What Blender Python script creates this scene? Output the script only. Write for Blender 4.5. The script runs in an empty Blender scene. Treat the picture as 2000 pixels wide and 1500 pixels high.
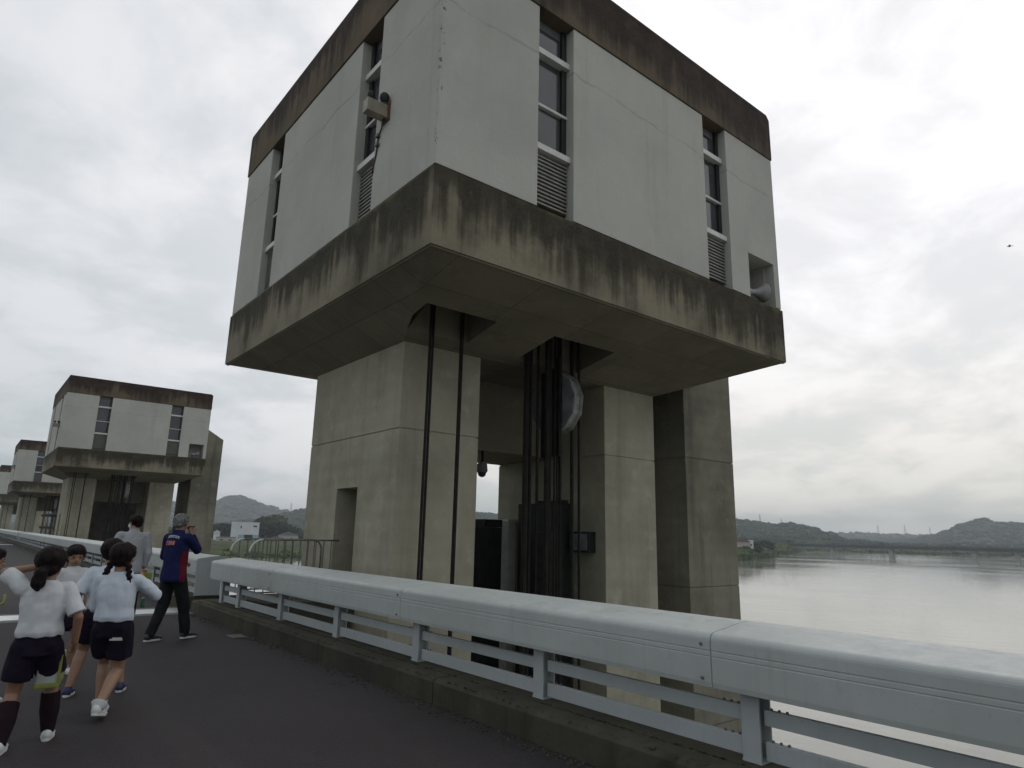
import bpy, math, random
from mathutils import Vector, Matrix, noise
from mathutils.bvhtree import BVHTree
random.seed(7)
S = bpy.context.scene
COL = S.collection
R = math.radians
PI = math.pi

# ------------------------------------------------------------------ camera
YAW, PITCH, ROLL = 0.6791319, 0.2234802, 0.0221702
EYE = 1.5
cy, sy, cp, sp = math.cos(YAW), math.sin(YAW), math.cos(PITCH), math.sin(PITCH)
fwd = Vector((sy*cp, cy*cp, sp)); rgt = Vector((cy, -sy, 0)); up = rgt.cross(fwd)
r2 = math.cos(ROLL)*rgt + math.sin(ROLL)*up
u2 = -math.sin(ROLL)*rgt + math.cos(ROLL)*up
cam = bpy.data.cameras.new('camera')
cam.sensor_width = 36; cam.lens = 1302.8724/2000*36
cam.clip_start = 0.05; cam.clip_end = 40000
co = bpy.data.objects.new('camera', cam); COL.objects.link(co)
mw = Matrix(((r2.x, u2.x, -fwd.x, 0), (r2.y, u2.y, -fwd.y, 0), (r2.z, u2.z, -fwd.z, EYE), (0, 0, 0, 1)))
co.matrix_world = mw
S.camera = co

# ------------------------------------------------------------------ sky, sun, exposure
SUN_EL, SUN_AZ = R(52), R(75)            # azimuth measured from +Y towards +X
W = bpy.data.worlds.new('World'); S.world = W; W.use_nodes = True
nt = W.node_tree; nt.nodes.clear()
def N(t, tree=None, **kw):
    n = (tree or nt).nodes.new(t)
    for k, v in kw.items():
        if k.startswith('i_'): n.inputs[k[2:].replace('_', ' ')].default_value = v
        else: setattr(n, k, v)
    return n
def L(a, b, tree=None): (tree or nt).links.new(a, b)
sky = N('ShaderNodeTexSky'); sky.sky_type = 'NISHITA'; sky.sun_disc = False
sky.sun_elevation = SUN_EL; sky.sun_rotation = SUN_AZ
tc = N('ShaderNodeTexCoord'); sep = N('ShaderNodeSeparateXYZ'); L(tc.outputs['Generated'], sep.inputs[0])
def mth(op, a, b=None, c=None, tree=None, clamp=False):
    n = N('ShaderNodeMath', tree, operation=op); n.use_clamp = clamp
    for i, q in enumerate((a, b, c)):
        if q is None: continue
        if isinstance(q, (int, float)): n.inputs[i].default_value = q
        else: L(q, n.inputs[i], tree)
    return n.outputs[0]
zc = mth('MAXIMUM', sep.outputs['Z'], 0.0)
den = mth('ADD', zc, 0.3)
px_ = mth('DIVIDE', sep.outputs['X'], den); py_ = mth('DIVIDE', sep.outputs['Y'], den)
cmb = N('ShaderNodeCombineXYZ'); L(px_, cmb.inputs[0]); L(py_, cmb.inputs[1])
n1 = N('ShaderNodeTexNoise', i_Scale=1.5, i_Detail=6.0, i_Roughness=0.55, i_Distortion=0.5); L(cmb.outputs[0], n1.inputs['Vector'])
n2 = N('ShaderNodeTexNoise', i_Scale=4.6, i_Detail=5.0, i_Roughness=0.6, i_Distortion=0.4); L(cmb.outputs[0], n2.inputs['Vector'])
cl = mth('ADD', mth('MULTIPLY', n1.outputs[0], 0.65), mth('MULTIPLY', n2.outputs[0], 0.35))
cm = N('ShaderNodeMapRange', interpolation_type='SMOOTHSTEP'); L(cl, cm.inputs[0])
cm.inputs[1].default_value = 0.40; cm.inputs[2].default_value = 0.58; cm.inputs[3].default_value = 0.82; cm.inputs[4].default_value = 1.04
ev = N('ShaderNodeMapRange', interpolation_type='SMOOTHSTEP'); L(zc, ev.inputs[0])
ev.inputs[1].default_value = 0.0; ev.inputs[2].default_value = 0.45; ev.inputs[3].default_value = 7.0; ev.inputs[4].default_value = 8.3
side = mth('ADD', mth('MULTIPLY', sep.outputs['X'], math.sin(SUN_AZ)), mth('MULTIPLY', sep.outputs['Y'], math.cos(SUN_AZ)))
sg = N('ShaderNodeMapRange', interpolation_type='SMOOTHSTEP'); L(side, sg.inputs[0])
sg.inputs[1].default_value = -0.2; sg.inputs[2].default_value = 1.0; sg.inputs[3].default_value = 0.76; sg.inputs[4].default_value = 1.17
lum = mth('MULTIPLY', mth('MULTIPLY', cm.outputs[0], ev.outputs[0]), sg.outputs[0])
# thick cloud is bluish grey, thin bright cloud nearly white
tint = N('ShaderNodeMix', data_type='RGBA'); tf = N('ShaderNodeMapRange'); L(lum, tf.inputs[0])
tf.inputs[1].default_value = 3.5; tf.inputs[2].default_value = 8.0
L(tf.outputs[0], tint.inputs['Factor'])
tint.inputs['A'].default_value = (0.86, 1.0, 1.06, 1); tint.inputs['B'].default_value = (1.0, 0.99, 1.01, 1)
# the hidden sun warms the thin cloud low in its own quarter of the sky
wl = N('ShaderNodeMapRange', interpolation_type='SMOOTHSTEP'); L(zc, wl.inputs[0])
wl.inputs[1].default_value = 0.0; wl.inputs[2].default_value = 0.4; wl.inputs[3].default_value = 1.0; wl.inputs[4].default_value = 0.0
ws = N('ShaderNodeMapRange', interpolation_type='SMOOTHSTEP'); L(side, ws.inputs[0])
ws.inputs[1].default_value = 0.45; ws.inputs[2].default_value = 1.0
warm = N('ShaderNodeMix', data_type='RGBA', blend_type='MULTIPLY'); L(mth('MULTIPLY', wl.outputs[0], ws.outputs[0]), warm.inputs['Factor'])
L(tint.outputs['Result'], warm.inputs['A']); warm.inputs['B'].default_value = (1.09, 1.05, 0.95, 1)
vm = N('ShaderNodeVectorMath', operation='SCALE'); L(warm.outputs['Result'], vm.inputs[0]); L(lum, vm.inputs['Scale'])
mixs = N('ShaderNodeMix', data_type='RGBA'); mixs.inputs['Factor'].default_value = 0.95
L(sky.outputs[0], mixs.inputs['A']); L(vm.outputs[0], mixs.inputs['B'])
bg = N('ShaderNodeBackground'); bg.inputs['Strength'].default_value = 0.1
L(mixs.outputs['Result'], bg.inputs['Color'])
wo = N('ShaderNodeOutputWorld'); L(bg.outputs[0], wo.inputs['Surface'])

sl = bpy.data.lights.new('sun', 'SUN'); sl.energy = 0.5; sl.angle = R(25); sl.color = (1, 0.96, 0.9)
so = bpy.data.objects.new('sun', sl); COL.objects.link(so)
sd = Vector((math.sin(SUN_AZ)*math.cos(SUN_EL), math.cos(SUN_AZ)*math.cos(SUN_EL), math.sin(SUN_EL)))
so.rotation_euler = sd.to_track_quat('Z', 'Y').to_euler(); so.location = (0, 0, 60)
S.view_settings.view_transform = 'Standard'; S.view_settings.look = 'None'
S.view_settings.exposure = 0.24; S.view_settings.gamma = 1.0; S.view_settings.use_curve_mapping = False
S.cycles.max_bounces = 6; S.cycles.volume_bounces = 0

# ------------------------------------------------------------------ materials
def newmat(name):
    m = bpy.data.materials.new(name); m.use_nodes = True
    t = m.node_tree; t.nodes.clear()
    o = t.nodes.new('ShaderNodeOutputMaterial'); p = t.nodes.new('ShaderNodeBsdfPrincipled')
    t.links.new(p.outputs[0], o.inputs[0])
    return m, t, p
def rgba(c): return (c[0], c[1], c[2], 1)
def scaled(t, src, sc):
    n = t.nodes.new('ShaderNodeVectorMath'); n.operation = 'MULTIPLY'; n.inputs[1].default_value = sc
    t.links.new(src, n.inputs[0]); return n.outputs[0]
def tnoise(t, vec, scale, det=4.0, rough=0.55, dist=0.0):
    n = t.nodes.new('ShaderNodeTexNoise'); n.inputs['Scale'].default_value = scale
    n.inputs['Detail'].default_value = det; n.inputs['Roughness'].default_value = rough; n.inputs['Distortion'].default_value = dist
    t.links.new(vec, n.inputs['Vector']); return n.outputs[0]
def mrange(t, v, a, b, c=0.0, d=1.0):
    n = t.nodes.new('ShaderNodeMapRange'); n.interpolation_type = 'SMOOTHSTEP'
    t.links.new(v, n.inputs[0])
    for i, q in enumerate((a, b, c, d)): n.inputs[i+1].default_value = q
    return n.outputs[0]
def cmix(t, f, a, b):
    n = t.nodes.new('ShaderNodeMix'); n.data_type = 'RGBA'
    if isinstance(f, (int, float)): n.inputs['Factor'].default_value = f
    else: t.links.new(f, n.inputs['Factor'])
    for k, q in (('A', a), ('B', b)):
        if isinstance(q, tuple): n.inputs[k].default_value = rgba(q)
        else: t.links.new(q, n.inputs[k])
    return n.outputs['Result']
def bump(t, p, h, strength, dist):
    n = t.nodes.new('ShaderNodeBump'); n.inputs['Strength'].default_value = strength; n.inputs['Distance'].default_value = dist
    t.links.new(h, n.inputs['Height']); t.links.new(n.outputs[0], p.inputs['Normal'])
def posn(t): return t.nodes.new('ShaderNodeNewGeometry').outputs['Position']
def objc(t): return t.nodes.new('ShaderNodeTexCoord').outputs['Object']

def plain(name, c, rough=0.6, var=0.25, scale=8.0, metal=0.0, bmp=0.0, spec=0.5, coord='obj'):
    m, t, p = newmat(name)
    v = objc(t) if coord == 'obj' else posn(t)
    n = tnoise(t, v, scale, 5)
    dk = tuple(x*(1-var) for x in c); lt = tuple(min(1, x*(1+var)) for x in c)
    t.links.new(cmix(t, mrange(t, n, 0.3, 0.7), dk, lt), p.inputs['Base Color'])
    p.inputs['Roughness'].default_value = rough; p.inputs['Metallic'].default_value = metal
    p.inputs['Specular IOR Level'].default_value = spec
    if bmp: bump(t, p, tnoise(t, v, scale*6, 3), 0.5, bmp)
    return m

def concrete(name, c, dark, stain, streak=(0.55, 0.75), amt=0.6, zsoak=None, line=None, planks=0.0, spec=0.2, forms=None):
    """weathered concrete: broad mottling, rain streaks down the face, soaking from the top edge"""
    m, t, p = newmat(name)
    v = posn(t)
    big = tnoise(t, v, 0.45, 6, 0.6); mid = tnoise(t, v, 2.3, 6, 0.65, 0.3); fine = tnoise(t, v, 22, 4)
    st = tnoise(t, scaled(t, v, (2.6, 2.6, 0.16)), 1.0, 5, 0.6)
    st2 = tnoise(t, scaled(t, v, (7.5, 7.5, 0.4)), 1.0, 3, 0.5)
    col = cmix(t, mrange(t, big, 0.35, 0.68), c, dark)
    col = cmix(t, mrange(t, mid, 0.52, 0.72, 0, 0.16 if line else 0.5), col, tuple(x*1.25 for x in c))
    if zsoak:
        z = t.nodes.new('ShaderNodeSeparateXYZ'); t.links.new(v, z.inputs[0])
        def mm(op, a, b):
            n = t.nodes.new('ShaderNodeMath'); n.operation = op
            for i, q in enumerate((a, b)):
                if isinstance(q, (int, float)): n.inputs[i].default_value = q
                else: t.links.new(q, n.inputs[i])
            return n.outputs[0]
        zz = mm('ADD', z.outputs[2], mm('MULTIPLY', mm('SUBTRACT', mm('ADD', mm('ADD', mm('MULTIPLY', st, 0.45), mm('MULTIPLY', st2, 0.27)), mm('MULTIPLY', mid, 0.28)), 0.5), zsoak[2]))
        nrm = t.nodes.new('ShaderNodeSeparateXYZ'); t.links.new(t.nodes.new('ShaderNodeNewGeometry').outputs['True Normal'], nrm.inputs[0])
        zz = mm('ADD', zz, mm('MULTIPLY', mm('SUBTRACT', big, 0.5), 2.2))
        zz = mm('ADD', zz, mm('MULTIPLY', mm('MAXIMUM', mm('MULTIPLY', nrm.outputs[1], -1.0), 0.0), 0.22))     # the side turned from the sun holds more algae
        col = cmix(t, mrange(t, zz, zsoak[0], zsoak[1], 0, 0.96), col, cmix(t, mrange(t, mid, 0.4, 0.65), stain, tuple(x*1.9 for x in stain)))
        if len(zsoak) > 3:     # moss along the top edge
            mo = mm('MULTIPLY', mrange(t, mm('ADD', z.outputs[2], mm('MULTIPLY', mid, 0.25)), zsoak[3]-0.07, zsoak[3]+0.1), mrange(t, big, 0.4, 0.6))
            col = cmix(t, mo, col, (0.13, 0.125, 0.055))
    else:
        col = cmix(t, mrange(t, st, streak[0], streak[1], 0, amt), col, stain)
        col = cmix(t, mrange(t, st2, 0.6, 0.8, 0, amt*0.5), col, stain)
    col = cmix(t, mrange(t, fine, 0.35, 0.7, 0.0, 0.22), col, dark)
    if line:
        z = t.nodes.new('ShaderNodeSeparateXYZ'); t.links.new(v, z.inputs[0])
        a = t.nodes.new('ShaderNodeMath'); a.operation = 'ADD'; t.links.new(z.outputs[2], a.inputs[0])
        w = t.nodes.new('ShaderNodeMath'); w.operation = 'MULTIPLY'; w.inputs[1].default_value = 0.5; t.links.new(tnoise(t, v, 0.8, 4), w.inputs[0])
        t.links.new(w.outputs[0], a.inputs[1])
        dd = t.nodes.new('ShaderNodeMath'); dd.operation = 'SUBTRACT'; dd.inputs[1].default_value = line+0.25; t.links.new(a.outputs[0], dd.inputs[0])
        ab = t.nodes.new('ShaderNodeMath'); ab.operation = 'ABSOLUTE'; t.links.new(dd.outputs[0], ab.inputs[0])
        f = mrange(t, ab.outputs[0], 0.0, 0.05, 0.34, 0.0)
        g = t.nodes.new('ShaderNodeMath'); g.operation = 'MULTIPLY'; t.links.new(f, g.inputs[0]); t.links.new(mrange(t, mid, 0.35, 0.6), g.inputs[1])
        col = cmix(t, g.outputs[0], col, (0.16, 0.13, 0.11))
    if forms:     # marks of the shuttering boards
        br = t.nodes.new('ShaderNodeTexBrick'); t.links.new(v, br.inputs['Vector'])
        br.inputs['Scale'].default_value = 1.0; br.inputs['Brick Width'].default_value = forms[0]; br.inputs['Row Height'].default_value = forms[1]
        br.inputs['Mortar Size'].default_value = 0.012; br.inputs['Mortar Smooth'].default_value = 0.5; br.offset = 0.0
        for k, q in (('Color1', 0.92), ('Color2', 1.12), ('Mortar', 0.62)): br.inputs[k].default_value = (q, q, q, 1)
        mu = t.nodes.new('ShaderNodeMix'); mu.data_type = 'RGBA'; mu.blend_type = 'MULTIPLY'; mu.inputs['Factor'].default_value = 0.8
        t.links.new(col, mu.inputs['A']); t.links.new(br.outputs['Color'], mu.inputs['B']); col = mu.outputs['Result']
    if line:      # chipped arris at the outer corner of the panels
        s3 = t.nodes.new('ShaderNodeVectorMath'); s3.operation = 'DOT_PRODUCT'; s3.inputs[1].default_value = (1, 1, 0); t.links.new(v, s3.inputs[0])
        ch = mrange(t, s3.outputs['Value'], 4.83+8.0+0.09, 4.83+8.0+0.13, 1, 0)
        c2 = t.nodes.new('ShaderNodeMath'); c2.operation = 'MULTIPLY'; t.links.new(ch, c2.inputs[0]); t.links.new(mrange(t, tnoise(t, v, 7, 3, 0.7), 0.585, 0.64, 0, 0.8), c2.inputs[1])
        col = cmix(t, c2.outputs[0], col, (0.09, 0.08, 0.07))
    t.links.new(col, p.inputs['Base Color'])
    p.inputs['Roughness'].default_value = 0.9; p.inputs['Specular IOR Level'].default_value = spec
    h = fine
    if planks:
        wv = t.nodes.new('ShaderNodeTexWave'); wv.bands_direction = 'Z'; wv.inputs['Scale'].default_value = planks
        wv.inputs['Distortion'].default_value = 0.6; t.links.new(v, wv.inputs['Vector'])
        ad = t.nodes.new('ShaderNodeMath'); ad.operation = 'ADD'; t.links.new(fine, ad.inputs[0]); t.links.new(wv.outputs['Fac'], ad.inputs[1]); h = ad.outputs[0]
    bump(t, p, h, 0.45, 0.012)
    return m

MAT = {}
MAT['panel'] = concrete('pale_panel_concrete', (0.46, 0.45, 0.41), (0.39, 0.382, 0.35), (0.29, 0.275, 0.24), (0.54, 0.8), 0.42, line=8.62+1.5)
MAT['parapet'] = concrete('roof_edge_concrete', (0.135, 0.105, 0.07), (0.088, 0.07, 0.048), (0.027, 0.019, 0.016), zsoak=(11.35, 12.2, 4.6))
MAT['slab'] = concrete('floor_slab_concrete', (0.245, 0.215, 0.155), (0.12, 0.106, 0.074), (0.026, 0.023, 0.016), zsoak=(5.85, 6.85, 4.6, 7.14))
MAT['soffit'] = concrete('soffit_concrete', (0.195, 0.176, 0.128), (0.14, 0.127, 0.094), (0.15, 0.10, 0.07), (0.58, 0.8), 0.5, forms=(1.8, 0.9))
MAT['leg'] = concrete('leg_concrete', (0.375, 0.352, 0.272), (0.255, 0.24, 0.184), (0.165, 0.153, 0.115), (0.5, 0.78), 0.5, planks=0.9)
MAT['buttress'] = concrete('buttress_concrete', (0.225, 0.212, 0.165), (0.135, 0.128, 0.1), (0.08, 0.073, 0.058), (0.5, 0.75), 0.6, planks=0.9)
MAT['kerb'] = concrete('kerb_concrete', (0.07, 0.066, 0.048), (0.038, 0.036, 0.027), (0.02, 0.019, 0.015), (0.5, 0.7), 0.6)
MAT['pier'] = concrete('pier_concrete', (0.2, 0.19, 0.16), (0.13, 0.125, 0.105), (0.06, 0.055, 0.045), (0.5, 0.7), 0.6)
MAT['nosing'] = concrete('joint_nosing_concrete', (0.17, 0.17, 0.16), (0.13, 0.13, 0.12), (0.09, 0.09, 0.085), (0.55, 0.8), 0.4)
def railpaint(name, c, rough):
    m, t, p = newmat(name); v = posn(t)
    a = tnoise(t, scaled(t, v, (1.2, 1.2, 1.2)), 1.0, 5, 0.6); d = tnoise(t, scaled(t, v, (14, 14, 1.4)), 1.0, 4, 0.6); f = tnoise(t, v, 45, 3, 0.6); g = tnoise(t, v, 9, 6, 0.7)
    col = cmix(t, mrange(t, a, 0.35, 0.65), tuple(x*0.93 for x in c), tuple(x*1.05 for x in c))
    col = cmix(t, mrange(t, d, 0.54, 0.76, 0, 0.24), col, (0.20, 0.205, 0.19))
    col = cmix(t, mrange(t, g, 0.56, 0.74, 0, 0.3), col, (0.25, 0.255, 0.24))
    col = cmix(t, mrange(t, f, 0.65, 0.73, 0, 0.3), col, (0.17, 0.165, 0.15))
    t.links.new(col, p.inputs['Base Color']); t.links.new(mrange(t, g, 0.3, 0.7, rough-0.08, rough+0.2), p.inputs['Roughness'])
    bump(t, p, a, 0.25, 0.01)
    return m
MAT['rail'] = railpaint('pale_grey_rail_paint', (0.395, 0.415, 0.405), 0.45)
MAT['railpost'] = railpaint('grey_rail_post_paint', (0.355, 0.38, 0.385), 0.5)
MAT['steel'] = plain('dark_hoist_steel', (0.014, 0.013, 0.011), 0.7, 0.35, 5, spec=0.15)
MAT['gate'] = plain('dull_blocker_paint', (0.11, 0.10, 0.088), 0.7, 0.3, 1.5, spec=0.2)
MAT['cabinet'] = plain('dark_cabinet_paint', (0.014, 0.014, 0.014), 0.6, 0.3, 3, spec=0.2)
MAT['sheave'] = plain('grey_sheave_paint', (0.17, 0.172, 0.178), 0.9, 0.3, 2.5)
MAT['sheave_rim'] = plain('worn_sheave_rim', (0.30, 0.30, 0.28), 0.5, 0.25, 4)
MAT['frame'] = plain('white_window_frame', (0.55, 0.54, 0.51), 0.5, 0.1, 4)
MAT['jamb'] = plain('grey_window_jamb', (0.12, 0.12, 0.125), 0.6, 0.15, 4)
MAT['louver'] = plain('grey_louver_metal', (0.20, 0.19, 0.17), 0.5, 0.2, 6)
MAT['glass'] = plain('dark_window_glass', (0.05, 0.05, 0.055), 0.07, 0.25, 0.8, spec=0.6)
MAT['galv'] = plain('galvanised_steel', (0.86, 0.88, 0.88), 0.3, 0.08, 10, metal=1.0)
MAT['handrail'] = plain('weathered_handrail_steel', (0.13, 0.125, 0.105), 0.5, 0.3, 6)
MAT['railbright'] = plain('pale_bent_rail_steel', (0.6, 0.6, 0.56), 0.35, 0.15, 6)  # bent ends are paler than the straight rails
MAT['horn'] = plain('pale_horn_enamel', (0.27, 0.275, 0.275), 0.45, 0.15, 4)
MAT['hornin'] = plain('dark_horn_throat', (0.1, 0.1, 0.1), 0.5, 0.3, 4)
MAT['beige'] = plain('beige_lamp_box', (0.27, 0.24, 0.185), 0.55, 0.15, 5)
MAT['rust'] = plain('rusty_bracket', (0.13, 0.065, 0.04), 0.8, 0.4, 12)
MAT['black'] = plain('black_rubber', (0.012, 0.012, 0.013), 0.5, 0.2, 6)
MAT['doorm'] = plain('dark_recessed_door', (0.045, 0.044, 0.04), 0.6, 0.2, 3)

def asphalt():
    m, t, p = newmat('worn_asphalt'); v = posn(t)
    big = tnoise(t, v, 0.35, 5, 0.6); mid = tnoise(t, v, 3.5, 6, 0.7); g = tnoise(t, v, 90, 2, 0.6)
    vo = t.nodes.new('ShaderNodeTexVoronoi'); vo.inputs['Scale'].default_value = 70; t.links.new(v, vo.inputs['Vector'])
    col = cmix(t, mrange(t, big, 0.35, 0.65), (0.019, 0.0145, 0.016), (0.028, 0.0222, 0.024))
    col = cmix(t, mrange(t, mid, 0.5, 0.75, 0, 0.5), col, (0.038, 0.032, 0.032))
    col = cmix(t, mrange(t, g, 0.5, 0.72, 0, 0.55), col, (0.07, 0.065, 0.064))
    tr = tnoise(t, scaled(t, v, (1.1, 0.03, 1)), 1.0, 4, 0.6)
    col = cmix(t, mrange(t, tr, 0.45, 0.68, 0, 0.45), col, (0.041, 0.035, 0.035))
    cr = t.nodes.new('ShaderNodeTexVoronoi'); cr.feature = 'DISTANCE_TO_EDGE'; cr.inputs['Scale'].default_value = 0.55
    wv = t.nodes.new('ShaderNodeVectorMath'); wv.operation = 'ADD'; t.links.new(v, wv.inputs[0])
    nn = t.nodes.new('ShaderNodeTexNoise'); nn.inputs['Scale'].default_value = 1.4; nn.inputs['Detail'].default_value = 4; t.links.new(v, nn.inputs['Vector']); t.links.new(nn.outputs['Color'], wv.inputs[1])
    t.links.new(wv.outputs[0], cr.inputs['Vector'])
    cf = t.nodes.new('ShaderNodeMath'); cf.operation = 'MULTIPLY'; t.links.new(mrange(t, cr.outputs['Distance'], 0.0, 0.012, 0.8, 0.0), cf.inputs[0]); t.links.new(mrange(t, big, 0.5, 0.6), cf.inputs[1])
    col = cmix(t, cf.outputs[0], col, (0.012, 0.010, 0.011))
    t.links.new(col, p.inputs['Base Color']); p.inputs['Roughness'].default_value = 0.8; p.inputs['Specular IOR Level'].default_value = 0.3
    bump(t, p, vo.outputs['Distance'], 0.6, 0.006)
    return m
MAT['asphalt'] = asphalt()
def watermat():
    m, t, p = newmat('river_water'); v = posn(t)
    p.inputs['Base Color'].default_value = (0.23, 0.225, 0.195, 1); p.inputs['Specular IOR Level'].default_value = 0.5; p.inputs['IOR'].default_value = 1.42
    a = tnoise(t, scaled(t, v, (0.55, 0.35, 1)), 1.0, 3, 0.5); b = tnoise(t, scaled(t, v, (0.03, 0.012, 1)), 1.0, 4, 0.5, 0.6)
    rm = mrange(t, b, 0.42, 0.62, 0.03, 0.10)
    t.links.new(rm, p.inputs['Roughness'])
    bump(t, p, a, 0.10, 0.25)
    return m
MAT['water'] = watermat()
def landmat():
    m, t, p = newmat('far_hill_ground'); v = posn(t)
    a = tnoise(t, v, 0.02, 8, 0.65); b = tnoise(t, v, 0.14, 5, 0.7)
    col = cmix(t, mrange(t, a, 0.35, 0.65), (0.020, 0.028, 0.019), (0.027, 0.036, 0.022))
    col = cmix(t, mrange(t, b, 0.45, 0.7, 0, 0.6), col, (0.034, 0.044, 0.025))
    t.links.new(col, p.inputs['Base Color']); p.inputs['Roughness'].default_value = 0.95; p.inputs['Specular IOR Level'].default_value = 0.1
    return m
MAT['land'] = landmat()
MAT['bank'] = plain('grassy_bank', (0.045, 0.054, 0.02), 0.95, 0.4, 0.12, coord='pos', spec=0.1)
MAT['leaf'] = plain('dark_tree_leaves', (0.023, 0.033, 0.020), 0.9, 0.28, 0.12, coord='pos', spec=0.1)
MAT['moss'] = plain('dry_moss', (0.05, 0.052, 0.025), 0.95, 0.4, 20, spec=0.1)
MAT['leaf2'] = plain('green_tree_leaves', (0.052, 0.072, 0.026), 0.9, 0.45, 0.3, coord='pos', spec=0.1)
MAT['bark'] = plain('bark', (0.06, 0.048, 0.035), 0.9, 0.3, 2)
MAT['wwall'] = plain('white_render', (0.62, 0.64, 0.64), 0.7, 0.06, 0.3, coord='pos')
MAT['teal'] = plain('pale_teal_cladding', (0.25, 0.42, 0.46), 0.6, 0.08, 0.3)
MAT['roofg'] = plain('grey_roof', (0.16, 0.16, 0.175), 0.7, 0.2, 0.3)
MAT['roofb'] = plain('brown_roof', (0.14, 0.10, 0.08), 0.7, 0.2, 0.3)
MAT['beigewall'] = plain('beige_render', (0.42, 0.37, 0.31), 0.8, 0.08, 0.3)
MAT['pylon'] = plain('pylon_steel', (0.22, 0.23, 0.24), 0.5, 0.1, 0.2)
MAT['bridge'] = plain('far_bridge_girder_paint', (0.035, 0.04, 0.05), 0.6, 0.15, 0.2)
MAT['bridgepier'] = plain('far_bridge_concrete', (0.33, 0.32, 0.30), 0.85, 0.12, 0.4)
MAT['bird'] = plain('bird_feathers', (0.14, 0.135, 0.13), 0.8, 0.3, 8)
# people
MAT['skin'] = plain('skin', (0.30, 0.175, 0.115), 0.55, 0.08, 9)
MAT['skin_tan'] = plain('tanned_skin', (0.23, 0.125, 0.08), 0.55, 0.08, 9)
def hairmat(name, c):
    m, t, p = newmat(name); v = objc(t)
    n = tnoise(t, scaled(t, v, (60, 60, 6)), 1.0, 4, 0.6)
    t.links.new(cmix(t, mrange(t, n, 0.35, 0.65), tuple(x*0.6 for x in c), tuple(x*1.7 for x in c)), p.inputs['Base Color'])
    p.inputs['Roughness'].default_value = 0.6; p.inputs['Specular IOR Level'].default_value = 0.12
    bump(t, p, n, 0.6, 0.006)
    return m
MAT['hair'] = hairmat('black_hair', (0.008, 0.0045, 0.0045))
MAT['greyhair'] = hairmat('grey_hair', (0.12, 0.118, 0.112))
def cloth(name, c, var=0.1):
    m, t, p = newmat(name); v = objc(t)
    n = tnoise(t, v, 6, 5, 0.6); w = tnoise(t, v, 260, 2)
    t.links.new(cmix(t, mrange(t, n, 0.3, 0.7), tuple(x*(1-var) for x in c), tuple(min(1, x*(1+var)) for x in c)), p.inputs['Base Color'])
    p.inputs['Roughness'].default_value = 0.9; p.inputs['Specular IOR Level'].default_value = 0.15
    bump(t, p, w, 0.3, 0.002)
    return m
MAT['whitecloth'] = cloth('white_cotton', (0.50, 0.51, 0.52), 0.05)
MAT['bluewhite'] = cloth('bluish_white_cotton', (0.50, 0.545, 0.61), 0.05)
MAT['greycloth'] = cloth('pale_grey_shirting', (0.33, 0.335, 0.35), 0.06)
MAT['navy'] = cloth('navy_sports_cloth', (0.012, 0.008, 0.018), 0.25)
MAT['jacket'] = cloth('blue_jacket_cloth', (0.010, 0.013, 0.058), 0.15)
MAT['red'] = cloth('red_jacket_panel', (0.10, 0.008, 0.018), 0.15)
MAT['trouser'] = cloth('dark_grey_trouser_cloth', (0.012, 0.012, 0.014), 0.2)
MAT['sock'] = cloth('dark_knee_sock', (0.014, 0.007, 0.010), 0.2)
MAT['whiteshoe'] = plain('white_trainer', (0.5, 0.52, 0.51), 0.6, 0.1, 12)
MAT['blueshoe'] = plain('blue_trainer', (0.02, 0.02, 0.07), 0.6, 0.2, 12)
MAT['darkshoe'] = plain('black_trainer', (0.012, 0.012, 0.014), 0.5, 0.2, 12)
MAT['lime'] = plain('lime_plastic', (0.17, 0.19, 0.035), 0.55, 0.2, 8)
MAT['clearbag'] = plain('milky_vinyl', (0.28, 0.30, 0.27), 0.3, 0.2, 6)
MAT['green'] = plain('green_plastic', (0.03, 0.10, 0.04), 0.5, 0.2, 8)
MAT['eye'] = plain('dark_eye', (0.01, 0.008, 0.008), 0.2, 0.1, 8)
MAT['lip'] = plain('lip', (0.17, 0.07, 0.055), 0.5, 0.1, 8)
MAT['maskm'] = plain('white_face_mask', (0.55, 0.57, 0.6), 0.8, 0.05, 8)

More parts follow.
